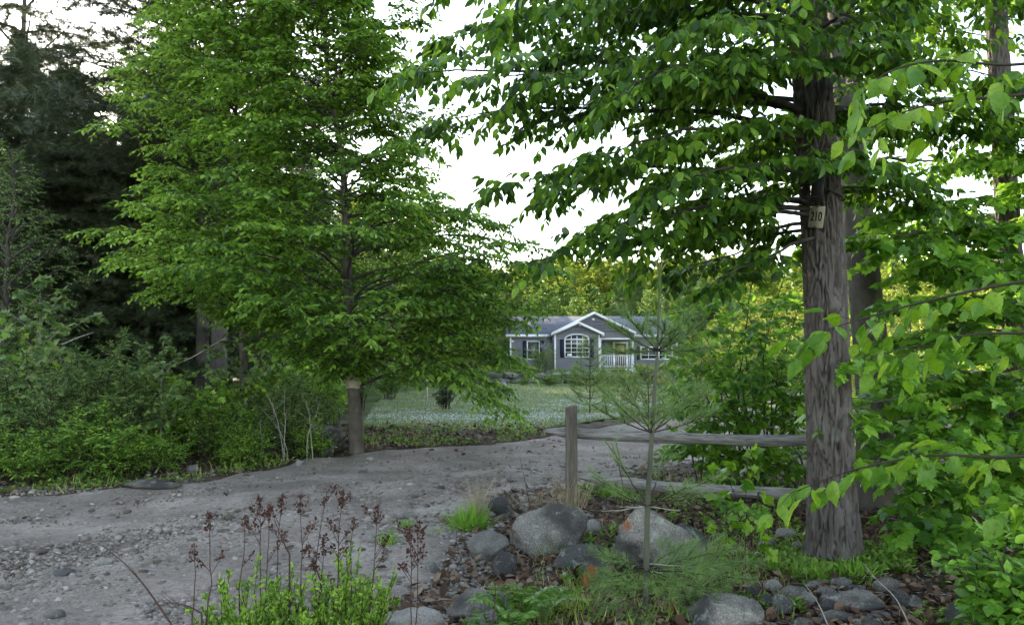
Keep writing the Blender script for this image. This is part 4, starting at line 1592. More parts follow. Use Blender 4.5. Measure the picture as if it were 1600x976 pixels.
# ---------------------------------------------------------- birch sapling outside the right edge reaching in
b4 = np.array([2.05, 2.35, float(gz(2.05, 2.35))])
root, B4 = tree_root('birch_sapling', b4, 'young birch at the right edge whose long leafy twigs reach in close to the camera', 'sapling')
tp = catmull([b4, b4 + [.03, .02, .9], b4 + [.0, .05, 1.8], b4 + [.04, 0, 2.9], b4 + [0, .03, 3.8]], 6)
mb = MB()
mb.tube(tp, np.linspace(.022, .008, len(tp)), 10)
loc(mb.build('stem', M['twig'], root, smooth=True), B4)
lv = Leaves()
for pts, nl_, sz in [([(1760, 60, 2.3), (1600, 100, 2.25), (1470, 95, 2.2), (1390, 112, 2.15), (1345, 150, 2.1)], 12, .105),
                     ([(1760, 130, 2.4), (1580, 150, 2.3), (1470, 160, 2.3), (1400, 180, 2.2), (1362, 200, 2.15)], 13, .10),
                     ([(1760, 430, 2.4), (1600, 440, 2.4), (1450, 470, 2.5), (1340, 500, 2.55), (1262, 525, 2.6)], 17, .105),
                     ([(1760, 520, 2.3), (1620, 520, 2.35), (1500, 525, 2.4), (1400, 560, 2.5)], 10, .10),
                     ([(1760, 700, 2.4), (1580, 713, 2.45), (1450, 712, 2.5), (1330, 735, 2.55), (1235, 770, 2.6)], 16, .11),
                     ([(1760, 850, 2.5), (1640, 800, 2.5), (1580, 780, 2.5)], 6, .10)]:
    pw_ = catmull([P(*p) for p in pts], 8)
    pw_[0] = trunk_at(tp, pts[0][1])
    mb = MB()
    mb.tube(pw_, np.linspace(.006, .0015, len(pw_)), 6)
    loc(mb.build('limb', M['twig'], root, smooth=True), B4)
    Lb = np.linalg.norm(np.diff(pw_, axis=0), axis=1).sum()
    tp_, td_, tl_ = [], [], []
    for k in range(nl_):
        s = 1 - .8 * (k + rng.random() * .8) / nl_
        q, t = along(pw_, min(s, .999))
        lat = norm(np.cross(t, UP)) * (1 if k % 2 else -1)
        tp_.append(q)
        td_.append(t * .7 + lat * rng.uniform(.2, .9) + UP * rng.normal(-.15, .3))
        tl_.append(rng.uniform(.06, .17))
    tp_, td_, tl_ = np.array(tp_), np.array(td_), np.array(tl_)
    mb = MB()
    twig_wood(mb, tp_, td_, tl_, .0014, .1)
    loc(mb.build('twig', M['twig'], root), B4)
    twig_leaves(lv, tp_, td_, tl_, 2, sz * .74, spread=.8, droop=.9, sag=.1, t0=.35, flat=.7)
loc(lv.build('foliage', T_BIRCH, M['bright'], root, wid=1.0), B4)

# ---------------------------------------------------------- helper for envelope-shaped crowns
def crown(lv, tpath, env, Y0, root, B, n_py, per, size, tmpl_mat, lim_r=.03, sub_len=.8, tw=.3, nl=6, sep=True, rise=.25, droopy=.35, squash=1.0, sides_only=None, dens=1.0, start=.25):
    """limbs leave the trunk round the compass; env gives (py, left px, right px) half widths seen from the camera"""
    pys = [e_[0] for e_ in env]
    woods = []
    for k, py in enumerate(np.linspace(pys[0], pys[-1], n_py)):
        hl = np.interp(-py, [-p for p in pys], [e_[1] for e_ in env]) if pys[0] > pys[-1] else 0
        hr = np.interp(-py, [-p for p in pys], [e_[2] for e_ in env])
        p0 = trunk_at(tpath, py)
        for j in range(per):
            az = (k * 2.4 + j * 2 * math.pi / per + rng.normal(0, .3))
            if rng.random() < .07:
                continue
            ca, sa = math.cos(az), math.sin(az)
            hw = (hr if ca > 0 else hl) * Y0 / F
            hm = (hl + hr) / 2 * Y0 / F * squash
            R = 1 / math.sqrt((ca / max(hw, .05)) ** 2 + (sa / max(hm, .05)) ** 2) * rng.uniform(.66, 1.12)
            e = p0 + np.array([ca * R, sa * R, 0])
            s0 = trunk_at(tpath, py + R * rise * F / Y0)
            if s0[2] > e[2]:
                s0 = p0 - UP * .1
            mid = s0 * .5 + e * .5 + UP * (.13 * R)
            pth = wob(bez(s0, mid, e, 10), .03)
            mb = MB()
            limb(mb, lv, pth, min(lim_r, .01 + .008 * R), sub_n=max(5, int(R * 4.2 * dens)), sub_len=min(sub_len, R * .5), tw_n=5, tw_len=tw, nl=nl, size=size, start=start,
                 droop=droopy, vert=.2, flat=.5, subr=.35)
            if sep:
                loc(mb.build('limb', M['bark_dark'], root, smooth=True), B)
            else:
                woods.append(mb)
    return woods


# ---------------------------------------------------------- the wide beech across the drive
g = G(556, 708)
root, B5 = tree_root('beech_tree', g, 'broad layered beech across the drive with a pale band round its lower trunk')
Yb = g[1]
tpb = path_px([(557, 716, Yb), (555, 650, Yb), (549, 560, Yb), (544, 450, Yb), (539, 300, Yb + .1), (527, 200, Yb + .1), (512, 120, Yb + .1), (505, 0, Yb), (500, -150, Yb), (498, -330, Yb)])
furrowed('trunk', tpb, lambda L: np.maximum(.112 - .0135 * L, .03), M['bark_beech'], root, B5, sides=48, rings=260, depth=.006, seed=21, flare=.15)
mb = MB()
c0, c1 = trunk_at(tpb, 606), trunk_at(tpb, 590)
th = np.linspace(0, 2 * np.pi, 33)
V, Q = [], []
zz = np.linspace(c0[2], c1[2] + .04, 9)
for i, z in enumerate(zz):
    c = c0 + (c1 - c0) * i / 8
    for a in th[:-1]:
        rr = .112 + .004 * math.sin(a * 6 + i) + rng.normal(0, .0008)
        V.append((c[0] + rr * math.cos(a), c[1] + rr * math.sin(a), z + .008 * math.sin(a * 3)))
for i in range(8):
    for j in range(32):
        Q.append((i * 32 + j, i * 32 + (j + 1) % 32, (i + 1) * 32 + (j + 1) % 32, (i + 1) * 32 + j))
M['pale_bark'] = barkmat('pale_peeled_bark', (.28, .24, .19), (.46, .41, .34), 5, .5, .4, .004)
band = loc(mesh('bark_band', V, Q, M['pale_bark'], root, True), B5)
band['label'] = 'pale peeled band round the lower trunk'
lv = Leaves()
env = [(572, 25, 160), (560, 60, 220), (540, 100, 250), (500, 190, 262), (440, 230, 305), (400, 235, 270), (340, 235, 190), (270, 220, 140), (200, 215, 115), (120, 200, 95), (40, 180, 80), (-60, 160, 70), (-160, 130, 100), (-260, 60, 60)]
crown(lv, tpb, env, Yb, root, B5, 36, 5, .112, None, lim_r=.022, sub_len=.85, tw=.32, nl=7, rise=.28, squash=.85)
# explicit boughs seen against the sky and the low bough that droops toward the lawn
for (px, py, Y_, tpy, arch) in [(862, 424, Yb - .5, 440, .5), (842, 385, Yb, 400, .5), (765, 345, Yb + .6, 370, .4), (690, 196, Yb, 270, .15), (670, 110, Yb + .3, 190, .1),
                               (640, 22, Yb, 110, .1), (790, 640, Yb - .6, 560, .45), (770, 600, Yb + .8, 540, .4), (805, 560, Yb - .2, 500, .4), (800, 500, Yb + .5, 470, .4),
                               (760, 470, Yb - 1, 470, .3), (570, 60, Yb - 1.0, 150, .1), (720, 580, Yb - 1.2, 540, .3)]:
    e, s0 = P(px, py, Y_), trunk_at(tpb, tpy)
    pth = wob(bez(s0, (s0 + e) / 2 + UP * arch, e, 14), .03)
    mb = MB()
    limb(mb, lv, pth, .03, sub_n=13, sub_len=.75, tw_n=5, tw_len=.28, nl=6, size=.112, start=.3, droop=.4, subr=.25)
    loc(mb.build('limb', M['bark_dark'], root, smooth=True), B5)
loc(lv.build('foliage', T_HEX, M['beech'], root, wid=.95), B5)

# ---------------------------------------------------------- lighter tree on its left
g = P(372, 640, 13.2)
g[2] = float(gz(g[0], g[1]))
root, B6 = tree_root('young_beech_tree', g, 'light green leafy tree left of the banded beech, drooping toward the pine trunks')
tpl = path_px([(384, 680, 13.2), (380, 560, 13.2), (376, 400, 13.2), (370, 200, 13.2), (362, 0, 13.2), (355, -200, 13.2), (352, -330, 13.2)])
furrowed('trunk', tpl, lambda L: np.maximum(.07 - .008 * L, .02), M['bark_beech'], root, B6, sides=24, rings=120, depth=.004, seed=23)
lv = Leaves()
env = [(480, 50, 70), (465, 130, 80), (420, 165, 90), (370, 185, 90), (300, 165, 90), (230, 165, 80), (150, 150, 80), (70, 120, 80), (-20, 110, 80), (-120, 100, 80), (-260, 50, 50)]
crown(lv, tpl, env, 13.2, root, B6, 34, 5, .10, None, lim_r=.02, sub_len=.8, tw=.32, nl=7, rise=.28, squash=1.1)
loc(lv.build('foliage', T_HEX, M['beech_light'], root, wid=.95), B6)

# ================================================================== PROTOTYPES (broadleaf / conifer / shrubs)
def broadleaf(name, H, R, z0, mat, leaf, nlimb=26, label='', group=None, bark='bark_dark', tmpl=T_HEX, sub=6, tw=4, nl=6, r0=None):
    root = empty(name, (0, 0, 0), label, 'tree', group)
    r0 = r0 or H * .013
    tp_ = wob(np.stack([np.zeros(14), np.zeros(14), np.linspace(-.3, H * .96, 14)], -1), H * .008)
    mb = MB()
    mb.tube(tp_, np.linspace(r0, r0 * .15, 14), 10)
    lv = Leaves()
    for k in range(nlimb):
        f = (k + .5) / nlimb
        z = z0 + (H - z0) * f
        rr = R * (math.sin(math.pi * min(.18 + f * .82, 1) ** .9) * .9 + .12) * rng.uniform(.75, 1.1)
        az = k * 2.4 + rng.normal(0, .3)
        e = np.array([math.cos(az) * rr, math.sin(az) * rr, z])
        s0, _ = along(tp_, max(.05, min(.97, (z - rr * .5) / H)))
        limb(mb, lv, wob(bez(s0, (s0 + e) / 2 + UP * rr * .12, e, 8), .04), r0 * .35, sub_n=sub, sub_len=rr * .5, tw_n=tw, tw_len=rr * .22, nl=nl, size=leaf, start=.25, droop=.3, vert=.3, flat=.6, tw_r=.004, subr=.3)
    mb.build('trunk', M[bark], root, smooth=True)
    lv.build('crown', tmpl, mat, root)
    return root


def conifer(name, H, R, z0, mat, label='', group=None, whorls=20, per=6, tuft=.30, bark='bark_dark', droop=.18, r0=None, up=.1, gap=0.0):
    root = empty(name, (0, 0, 0), label, 'tree', group)
    r0 = r0 or H * .014
    tp_ = np.stack([np.zeros(8), np.zeros(8), np.linspace(-.3, H, 8)], -1)
    mb = MB()
    mb.tube(tp_, np.linspace(r0, .02, 8), 12)
    lv = Leaves()
    for k in range(whorls):
        f = k / (whorls - 1)
        z = z0 + (H - z0) * f ** .95
        rr0 = R * (1 - f) ** .75 + .25
        for j in range(per):
            if rng.random() < gap:
                continue
            az = j * 2 * math.pi / per + k * 1.3 + rng.normal(0, .2)
            rr = rr0 * rng.uniform(.7, 1.1)
            d = np.array([math.cos(az), math.sin(az), 0])
            s0 = np.array([0, 0, z])
            e = s0 + d * rr + UP * (rr * (up - droop) + rng.normal(0, .1))
            pth = wob(bez(s0, (s0 + e) / 2 + UP * rr * .12, e, 8), .03)
            mb.tube(pth, np.linspace(max(r0 * .22, .015), .006, 8), 5, cap=False)
            nb = max(5, int(rr * 5))
            for i in range(nb):
                s = .15 + .85 * (i + rng.random() * .5) / nb
                q, t = along(pth, min(s, .99))
                lat = norm(np.cross(t, UP)) * (1 if i % 2 else -1)
                dd = norm(t * .7 + lat * .8 + UP * rng.normal(-.05, .15))
                l = rr * .42 * (1.05 - s * .7) * rng.uniform(.7, 1.2) + .12
                mb.tube([q, q + dd * l * .5, q + dd * l - UP * l * .15], [.006, .004, .002], 3, cap=False)
                m_ = max(3, int(l / .085))
                tt = (np.arange(m_) + .4)[:, None] / m_
                pos = q + dd * l * tt - UP * (l * .15) * tt ** 2
                sg = np.where(np.arange(m_) % 2, 1, -1)[:, None]
                lt = np.cross(dd, UP)
                for rep in range(2):
                    lv.add(pos + rng.normal(0, .02, (m_, 3)), dd + lt * sg * (.9 - 1.2 * rep) * .8 + rng.normal(0, .25, (m_, 3)) - UP * .15, UP + rng.normal(0, .5, (m_, 3)), tuft * rng.uniform(.6, 1.1, m_))
    mb.build('trunk', M[bark], root, smooth=True)
    lv.build('crown', T_TUFT, mat, root)
    return root


def shrub(name, H, R, mat, leaf, stems=16, label='', group=None, tmpl=T_HEX, wood='twig', sub=6, tw=3, nl=6, cat='shrub', lean=.8, wid=1.0, low=.15, droop=.2):
    root = empty(name, (0, 0, 0), label, cat, group)
    mb = MB()
    lv = Leaves()
    for k in range(stems):
        az = k * 2.4 + rng.normal(0, .3)
        f = math.sqrt((k + .5) / stems)
        d = np.array([math.cos(az), math.sin(az), 0])
        b = d * R * .22 * f
        h = H * rng.uniform(.6, 1.0) * (1 - .35 * f * f)
        e = d * R * f * lean + UP * h + rng.normal(0, .05, 3)
        pth = wob(bez(b - UP * .05, b + d * R * .1 * f + UP * h * .6, e, 9), .015)
        limb(mb, lv, pth, .006 + .008 * H / 2, sub_n=sub, sub_len=R * .45, tw_n=tw, tw_len=R * .25, nl=nl, size=leaf, start=low, vert=.35, flat=.7, rise=.35, droop=droop, tw_r=.0022, bush=True, sag=.05)
    mb.build('stems', M[wood], root)
    lv.build('foliage', tmpl, mat, root, wid=wid)
    return root


def place(proto, first, px, py, Y_, rz, sc, label=None, group=None, z=None, tilt=0):
    """put a thing so that its base stands under (px) at depth Y"""
    x = (px - 800) / F * Y_
    zz = float(gz(x, Y_)) if z is None else z
    if first:
        o = proto
        o.location = (x, Y_, zz)
        o.rotation_euler = (tilt, 0, rz)
        o.scale = (sc, sc, sc) if np.isscalar(sc) else sc
        if label:
            o['label'] = label
        if group:
            o['group'] = group
        return o
    return copy_tree(proto, (x, Y_, zz), rz, sc, label, group, tilt=tilt)


# ---- dark hemlocks and pines at the left
gA = 'dark hemlocks standing behind the thicket at the left'
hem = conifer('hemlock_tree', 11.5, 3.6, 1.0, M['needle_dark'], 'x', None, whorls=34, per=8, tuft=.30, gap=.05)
HL = [(95, 19, .3, .72, 'dark hemlock in front at the left, with sweeping limbs over the thicket'),
      (262, 21, 1.7, .88, 'dark hemlock just left of the pair of pine trunks'),
      (-30, 22, 2.2, .62, 'dark hemlock at the left edge behind the leafy sapling')]
for i, (px, Y_, rz, sc, lab) in enumerate(HL):
    place(hem, i == 0, px, 0, Y_, rz, sc, lab)
for i, (px, Y_, rz, sc) in enumerate([(165, 26, .7, .72), (300, 31, 1.1, 1.0), (60, 33, 2.9, .75), (400, 33, .2, 1.0), (470, 38, 1.9, 1.0), (120, 40, 2.5, .9), (540, 44, .9, .9), (350, 44, 1.5, 1.2), (-60, 30, .4, .9), (10, 42, 1.2, .95), (25, 23, 4.0, .9), (180, 22, 5.0, .5), (362, 36, 1.0, .6), (230, 30, 2.6, .9)]):
    place(hem, False, px, 0, Y_, rz, sc, 'dark evergreen deep in the wood behind the pine trunks at the left', 'evergreens deep in the wood at the left')
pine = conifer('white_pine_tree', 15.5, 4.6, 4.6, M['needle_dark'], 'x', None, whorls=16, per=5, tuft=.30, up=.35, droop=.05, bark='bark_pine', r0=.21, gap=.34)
place(pine, True, 343, 0, 18.2, 1.024, 1.0, 'right-hand and thicker of the two pine trunks behind the thicket')
place(pine, False, 317, 0, 18.8, 2.0, .82, 'left-hand and thinner of the two pine trunks behind the thicket')
place(pine, False, 22, 0, 25, 4.123, 1.05, 'tall pine behind the front hemlock, the low sun shining past its limbs')

# ---- airy leafy trees at far left
airy = broadleaf('cherry_tree', 8.6, 2.1, 1.2, M['shrub_pale'], .085, 34, bark='bark_dark', sub=7, tw=4, nl=6)
place(airy, True, 8, 0, 14.5, .4, .62, 'small airy pale green tree at the left edge of the picture')
place(airy, False, -70, 0, 16.5, 2.4, .8, 'pale green tree cut by the left edge, taller and farther back than its neighbour')
place(airy, False, 190, 0, 27, 4.803, 1.45, 'airy thin-leaved tree rising above the hemlock into the sky at upper left')
place(airy, False, 20, 0, 27, .9, 1.5, 'airy thin-leaved tree standing behind the tall pine at the upper left corner')
place(airy, False, 95, 0, 35, 2.2, 1.75, 'far airy tree showing faintly between the tall pine and the light green tree, upper left')

# ---- mid-distance broadleaf trees: left of the lawn, behind the house, right
dec = broadleaf('ash_tree', 9.5, 2.9, 1.0, M['hill_leaf'], .16, 40, sub=7, tw=4, nl=5)
dec2 = broadleaf('oak_tree', 10.5, 3.3, 2.2, M['shrub'], .16, 40, sub=7, tw=4, nl=5)
GL = 'trees along the left side of the lawn'
for i, (px, Y_, rz, sc, p_) in enumerate([(610, 34, .1, .85, 1), (560, 40, 1.2, 1.05, 0), (690, 47, 2.3, .62, 1), (500, 30, .7, .8, 1), (640, 52, 2.9, .9, 0), (735, 60, .4, .72, 0), (450, 26, 1.4, .8, 0), (765, 72, 2.0, .7, 1), (672, 62, 1.3, 1.35, 1), (590, 62, 1.3, 1.5, 0), (625, 70, .3, 1.55, 1), (560, 72, 2.3, 1.5, 0), (655, 80, 2.3, 1.4, 1), (510, 60, 2.0, 1.4, 1), (600, 80, 1.0, 1.75, 0), (540, 84, 2.0, 1.9, 1), (480, 78, .5, 1.7, 0), (640, 90, .1, 1.75, 1), (420, 66, 1.5, 1.6, 0), (575, 56, 2.2, 1.35, 1), (450, 88, 2.9, 1.9, 1), (690, 84, 1.9, 1.3, 0), (715, 76, 2.6, .95, 1)]):
    place([dec, dec2][p_], i == 1 or i == 0, px, 0, Y_, rz, sc, 'leafy green tree in the line running along the left side of the lawn', GL)

far_c = conifer('spruce_tree', 13, 2.9, .8, M['needle'], 'x', None, whorls=20, per=6, tuft=.55, gap=.03)
GH = 'broadleaf trees of the wood on the rise behind the house'
GC = 'conifers of the wood on the rise behind the house'
hill = broadleaf('hill_tree', 13.0, 4.3, 3.8, M['hill_leaf'], .29, 60, sub=7, tw=4, nl=7, bark='bark_smooth')
hill2 = broadleaf('shade_toned_hill_tree', 13.0, 3.9, 3.0, M['shrub'], .29, 50, sub=7, tw=4, nl=7, bark='bark_smooth')  # darker leaf colour stands in for shade on the front rows
first2 = True
k = 0
r_ = np.random.default_rng(5)
firstc = firsth = True
for row, (Yr, n, x0, x1, hs) in enumerate([(80, 17, 700, 1700, .66), (91, 19, 640, 1650, .80), (103, 25, 600, 1700, .88), (118, 34, 560, 1700, .96), (134, 40, 520, 1750, 1.04)]):
    for i in range(n):
        px = x0 + (x1 - x0) * (i + .5 + r_.uniform(-.35, .35)) / n
        Y_ = Yr + r_.uniform(-4, 4)
        sc = hs * r_.uniform(.88, 1.12)
        con = (r_.random() < (.72 if 950 < px < 1130 else .25)) if row < 3 else r_.random() < .14
        if con:
            place(far_c, firstc, px, 0, Y_, r_.uniform(0, 6), sc * .92, 'dark conifer among the paler trees of the wood behind the house', GC)
            firstc = False
        elif row < 2 and px < 1080:
            place(hill2, first2, px, 0, Y_, r_.uniform(0, 6), sc, 'broadleaf tree, leaves coloured darker for shade, at the front of the wood behind the house', 'shade-coloured broadleaf trees at the front of the wood')
            first2 = False
        else:
            place(hill, firsth, px, 0, Y_, r_.uniform(0, 6), sc, 'yellow-green broadleaf tree of the wood on the rise behind the house', GH)
            firsth = False

# right side: lit bushes and small trees beyond the fence
GR = 'small trees of the sunlit edge beyond the fence at the right'
for i, (px, Y_, rz, sc) in enumerate([(1130, 40, .3, .42), (1230, 34, 1.3, .5), (1330, 38, 2.2, .62), (1420, 30, .6, .5), (1500, 36, 1.9, .66), (1590, 28, 2.8, .55), (1660, 33, .9, .75), (1280, 50, 2.0, .85), (1400, 52, .2, .95), (1540, 50, 1.1, .95), (1180, 56, 1.1, .7), (1700, 48, 2.1, 1.0), (1780, 40, .5, .95)]):
    place(dec, False, px, 0, Y_, rz, sc, 'small yellow-green tree in the sunlit growth beyond the fence at the right', GR)

# ---- thicket shrubs along the far side of the drive
thA = shrub('bramble_shrub', 1.25, .85, M['shrub'], .075, 18)
thB = shrub('pale_shrub', 1.45, .7, M['shrub_pale'], .06, 16, wid=.75)
thC = shrub('lime_shrub', .8, .7, M['beech_light'], .07, 16, wid=.7)
TL = ['dark-leaved bramble shrub in the thicket along the far side of the drive', 'pale-leaved upright shrub in the thicket along the far side of the drive', 'low bright green shrub at the foot of the thicket beyond the drive']
TG = ['bramble shrubs of the thicket', 'pale shrubs of the thicket', 'low bright shrubs of the thicket']
thD = shrub('raspberry_shrub', 1.35, .8, M['beech_light'], .12, 13, tmpl=T_MAPLE, sub=4, tw=2, nl=3, droop=.5)
thE = shrub('willow_shrub', 1.7, .6, M['shrub_pale'], .10, 14, wid=.35, sub=7, tw=3, nl=7, droop=.1)
TL += ['loose shrub with broad lobed light green leaves in the thicket beyond the drive', 'tall narrow-leaved greyish shrub in the thicket beyond the drive']
TG += ['lobed-leaved shrubs of the thicket', 'narrow-leaved shrubs of the thicket']
fst = [True] * 5
r_ = np.random.default_rng(9)


def pr(kind, px, Y_, sc, lab=None):
    if kind < 2:
        kind = [0, 1, 3, 4, 0, 3, 1, 4][int(r_.integers(8))]
        sc = sc * r_.uniform(.6, 1.25) * (.72 if px > 90 else .95) * (.85 if 280 < px < 430 else 1)
        Y_ = Y_ + r_.uniform(-.1, .5)
    p_ = [thA, thB, thC, thD, thE][kind]
    o = place(p_, fst[kind], px, 0, Y_, r_.uniform(0, 6), (sc, sc, sc * r_.uniform(.9, 1.15)), lab or TL[kind], None if lab else TG[kind])
    if lab and 'group' in o:
        del o['group']
    fst[kind] = False


for px, Y_, k, sc in [(-40, 9.6, 1, 1.1), (25, 9.8, 0, 1.1), (85, 9.9, 1, 1.0), (150, 10.1, 0, 1.15), (215, 10.4, 1, 1.05), (275, 10.6, 0, 1.0), (335, 11.0, 1, .95), (395, 11.3, 0, .95), (450, 11.9, 1, .9),
                      (500, 12.8, 0, .9), (0, 11.3, 0, 1.35), (60, 11.4, 1, 1.3), (120, 11.6, 0, 1.3), (185, 11.8, 1, 1.25), (245, 12.0, 0, 1.25), (300, 12.2, 1, 1.15), (360, 12.6, 0, 1.15), (420, 13.0, 1, 1.1),
                      (475, 14.0, 0, 1.2), (520, 15.0, 1, 1.2), (40, 13.5, 0, 1.6), (130, 13.8, 1, 1.4), (220, 14.0, 0, 1.4), (310, 14.4, 1, 1.3), (390, 14.8, 0, 1.3), (450, 16.5, 0, 1.6), (500, 18, 0, 1.8), (560, 20, 0, 1.6), (-70, 12.5, 1, 1.6), (610, 25, 0, 1.9),
                      (-20, 9.0, 2, .9), (60, 9.2, 2, .6), (150, 9.6, 2, .95), (205, 9.8, 2, .7), (262, 10.1, 2, .55), (380, 10.7, 2, .6), (490, 11.7, 2, .6)]:
    pr(k, px, Y_, sc)

# young saplings sticking out of the thicket
sap = broadleaf('maple_sapling', 2.5, .7, .9, M['shrub_pale'], .11, 14, tmpl=T_MAPLE, sub=3, tw=3, nl=3, r0=.014, bark='twig_grey')
sap['category'] = 'sapling'
place(sap, True, 62, 0, 10.6, 0, 1.0, 'pale yellow-green maple sapling standing above the thicket at the left')
place(sap, False, 255, 0, 10.6, 2.1, .72, 'slim sapling with a bare grey stem in the middle of the thicket')
place(sap, False, 378, 0, 13.2, 4.0, .85, 'sapling leafing out right of the pine trunks')
for k in [c for c in COL.objects if c.parent is sap]:
    pass
# bare grey stems in the thicket near the banded tree
gs = empty('bare_bush', G(452, 722), 'clump of bare grey stems beside the wide grey rock on the far bank', 'bush')
mb = MB()
for k in range(6):
    a = rng.normal(0, .28)
    h = rng.uniform(.6, 1.1)
    b = np.array([rng.normal(0, .2), rng.normal(0, .1), -.03])
    e = b + np.array([a * h * .9, rng.normal(0, .1), h])
    pth = wob(bez(b, b + UP * h * .5, e, 8), .015)
    mb.tube(pth, np.linspace(.007, .002, 8), 5)
    for j in range(4):
        q, t = along(pth, rng.uniform(.4, .9))
        mb.tube([q, q + norm(t + rng.normal(0, .6, 3)) * .2], [.003, .001], 4)
mb.build('stems', M['twig_grey'], gs)
# dead branches leaning out of the wood
for nm, pts, lab in [('dead_branch', [(258, 588, 15), (268, 572, 15.1), (300, 558, 15.3), (330, 540, 15.6), (352, 528, 16)], 'bare grey dead branch slanting in front of the pine trunks'),
                     ('dead_branch', [(97, 538, 14), (120, 528, 14.2), (146, 519, 14.6)], 'short bare dead branch low in the front hemlock'),
                     ('dead_branch', [(236, 752, 9.9), (244, 736, 10.0), (256, 722, 10.1)], 'grey stick leaning at the foot of the thicket by the drive')]:
    pw_ = catmull([P(*p) for p in pts], 6)
    B_ = pw_[0].copy()
    mb = MB()
    mb.tube(pw_ - B_, np.linspace(.018, .007, len(pw_)), 6)
    o = mb.build(nm, M['twig_grey'])
    o.location = B_
    tag(o, lab, 'branch')

# ---- leafy shrub right behind the fence
g = P(1180, 740, 9.0)
g[2] = float(gz(g[0], g[1]))
root, B7 = tree_root('hazel_shrub', g, 'tall dark leafy shrub filling the space behind the fence rails left of the big trunk', 'shrub')
lv = Leaves()
k = 0
for (px, py, Y_) in [(1085, 500, 8.6), (1110, 470, 9.2), (1140, 440, 9.0), (1180, 420, 9.4), (1225, 430, 9), (1250, 480, 8.8), (1070, 560, 8.9), (1100, 560, 8.4), (1060, 620, 9.0), (1085, 640, 8.5), (1050, 700, 8.9),
                     (1100, 690, 8.4), (1150, 520, 8.4), (1200, 500, 8.4), (1160, 600, 8.3), (1215, 580, 8.3), (1250, 620, 8.6), (1130, 730, 8.5), (1190, 700, 8.4), (1240, 720, 8.6), (1075, 600, 9.8), (1130, 620, 9.9),
                     (1200, 640, 9.9), (1160, 480, 9.9), (1240, 540, 9.8), (1300, 520, 9.4), (1320, 620, 9.4), (1290, 440, 9.2), (1400, 700, 9.4), (1340, 480, 9.6), (1065, 520, 9.1)]:
    e = P(px, py, Y_)
    s0 = B7 + np.array([rng.normal(0, .28), rng.normal(0, .2), -.05])
    pth = wob(bez(s0, s0 * .45 + e * .55 + np.array([0, 0, .25]) + (s0 - e) * [.15, .15, 0], e, 12), .02)
    mb = MB()
    limb(mb, lv, pth, .012, sub_n=8, sub_len=.38, tw_n=3, tw_len=.2, nl=5, size=.10, start=.3, droop=.45, vert=.3, flat=.5, subr=.3, tw_r=.0022)
    loc(mb.build('stem', M['bark_dark'], root), B7)
loc(lv.build('foliage', T_OVAL, M['maple'], root, wid=1.1), B7)
# ================================================================== FENCE
g = P(893, 792, 8.0)
fx, fy = g[0], 8.0
fz = float(gz(fx, fy))
fence = empty('rail_fence', (fx, fy, fz), 'weathered grey split-rail fence running from the squared post to behind the big tree', 'fence')
FB = np.array([fx, fy, fz])


def rail(p0, p1, h, d, seed):
    n = 60
    t = np.linspace(0, 1, n)
    c = p0[None] * (1 - t)[:, None] + p1[None] * t[:, None]
    c[:, 2] += .018 * vnoise(np.stack([t * 3, t * 0, t * 0], -1), seed) - .02 * np.sin(t * math.pi)
    prof = np.array([(-.5, -.25), (-.45, .28), (-.1, .5), (.42, .42), (.5, -.1), (.12, -.5), (-.3, -.42)])
    K = 21
    th = np.linspace(0, 7, K, endpoint=False)
    pr_ = np.stack([np.interp(th, np.arange(8), np.r_[prof[:, i], prof[0, i]]) for i in (0, 1)], -1)
    ax = norm(p1 - p0)
    sd = norm(np.cross(ax, UP))
    up = np.cross(sd, ax)
    tap = np.minimum(1, .35 + np.minimum(t, 1 - t) * 9)
    V = c[:, None] + (pr_[None, :, 0, None] * sd * d + pr_[None, :, 1, None] * up * (h * tap)[:, None, None])
    q = np.stack([np.broadcast_to(t[:, None] * 5, (n, K)), np.broadcast_to(th[None] * 1.7, (n, K)), np.zeros((n, K)) + seed], -1)
    V = V + (norm(pr_)[None, :, 0, None] * sd + norm(pr_)[None, :, 1, None] * up) * (vnoise(q, seed) * .010 + vnoise(q * [.3, 3, 1], seed + 1) * .006)[..., None]
    i = np.arange(n - 1)[:, None] * K
    j = np.arange(K)[None]
    Q = np.stack([i + j, i + (j + 1) % K, i + K + (j + 1) % K, i + K + j], -1).reshape(-1, 4)
    mb = MB()
    mb.addn(V.reshape(-1, 3) - FB, Q)
    mb.add(V[0] - FB, [tuple(range(K))])
    mb.add(V[-1] - FB, [tuple(range(K))[::-1]])
    return mb


m, nt, out = newmat('split_rail_wood')
L_ = nt.links.new
tex = N(nt, 'ShaderNodeTexCoord')
mp = N(nt, 'ShaderNodeMapping')
mp.inputs['Scale'].default_value = (1.2, 9, 26)
L_(tex.outputs['Object'], mp.inputs[0])
n1 = N(nt, 'ShaderNodeTexNoise', i_Scale=2.2, i_Detail=7.0, i_Roughness=.7)
L_(mp.outputs[0], n1.inputs['Vector'])
r1 = ramp(nt, [(.3, (.06, .058, .058)), (.45, (.17, .165, .165)), (.6, (.27, .262, .26)), (.75, (.36, .35, .34))])
L_(n1.outputs['Fac'], r1.inputs[0])
pb = N(nt, 'ShaderNodeBsdfPrincipled', i_Roughness=.9)
pb.inputs['Specular IOR Level'].default_value = .15
L_(r1.outputs[0], pb.inputs['Base Color'])
bp = N(nt, 'ShaderNodeBump', i_Strength=.8, i_Distance=.01)
L_(n1.outputs['Fac'], bp.inputs['Height'])
L_(bp.outputs[0], pb.inputs['Normal'])
L_(pb.outputs[0], out.inputs[0])
M['rail'] = m
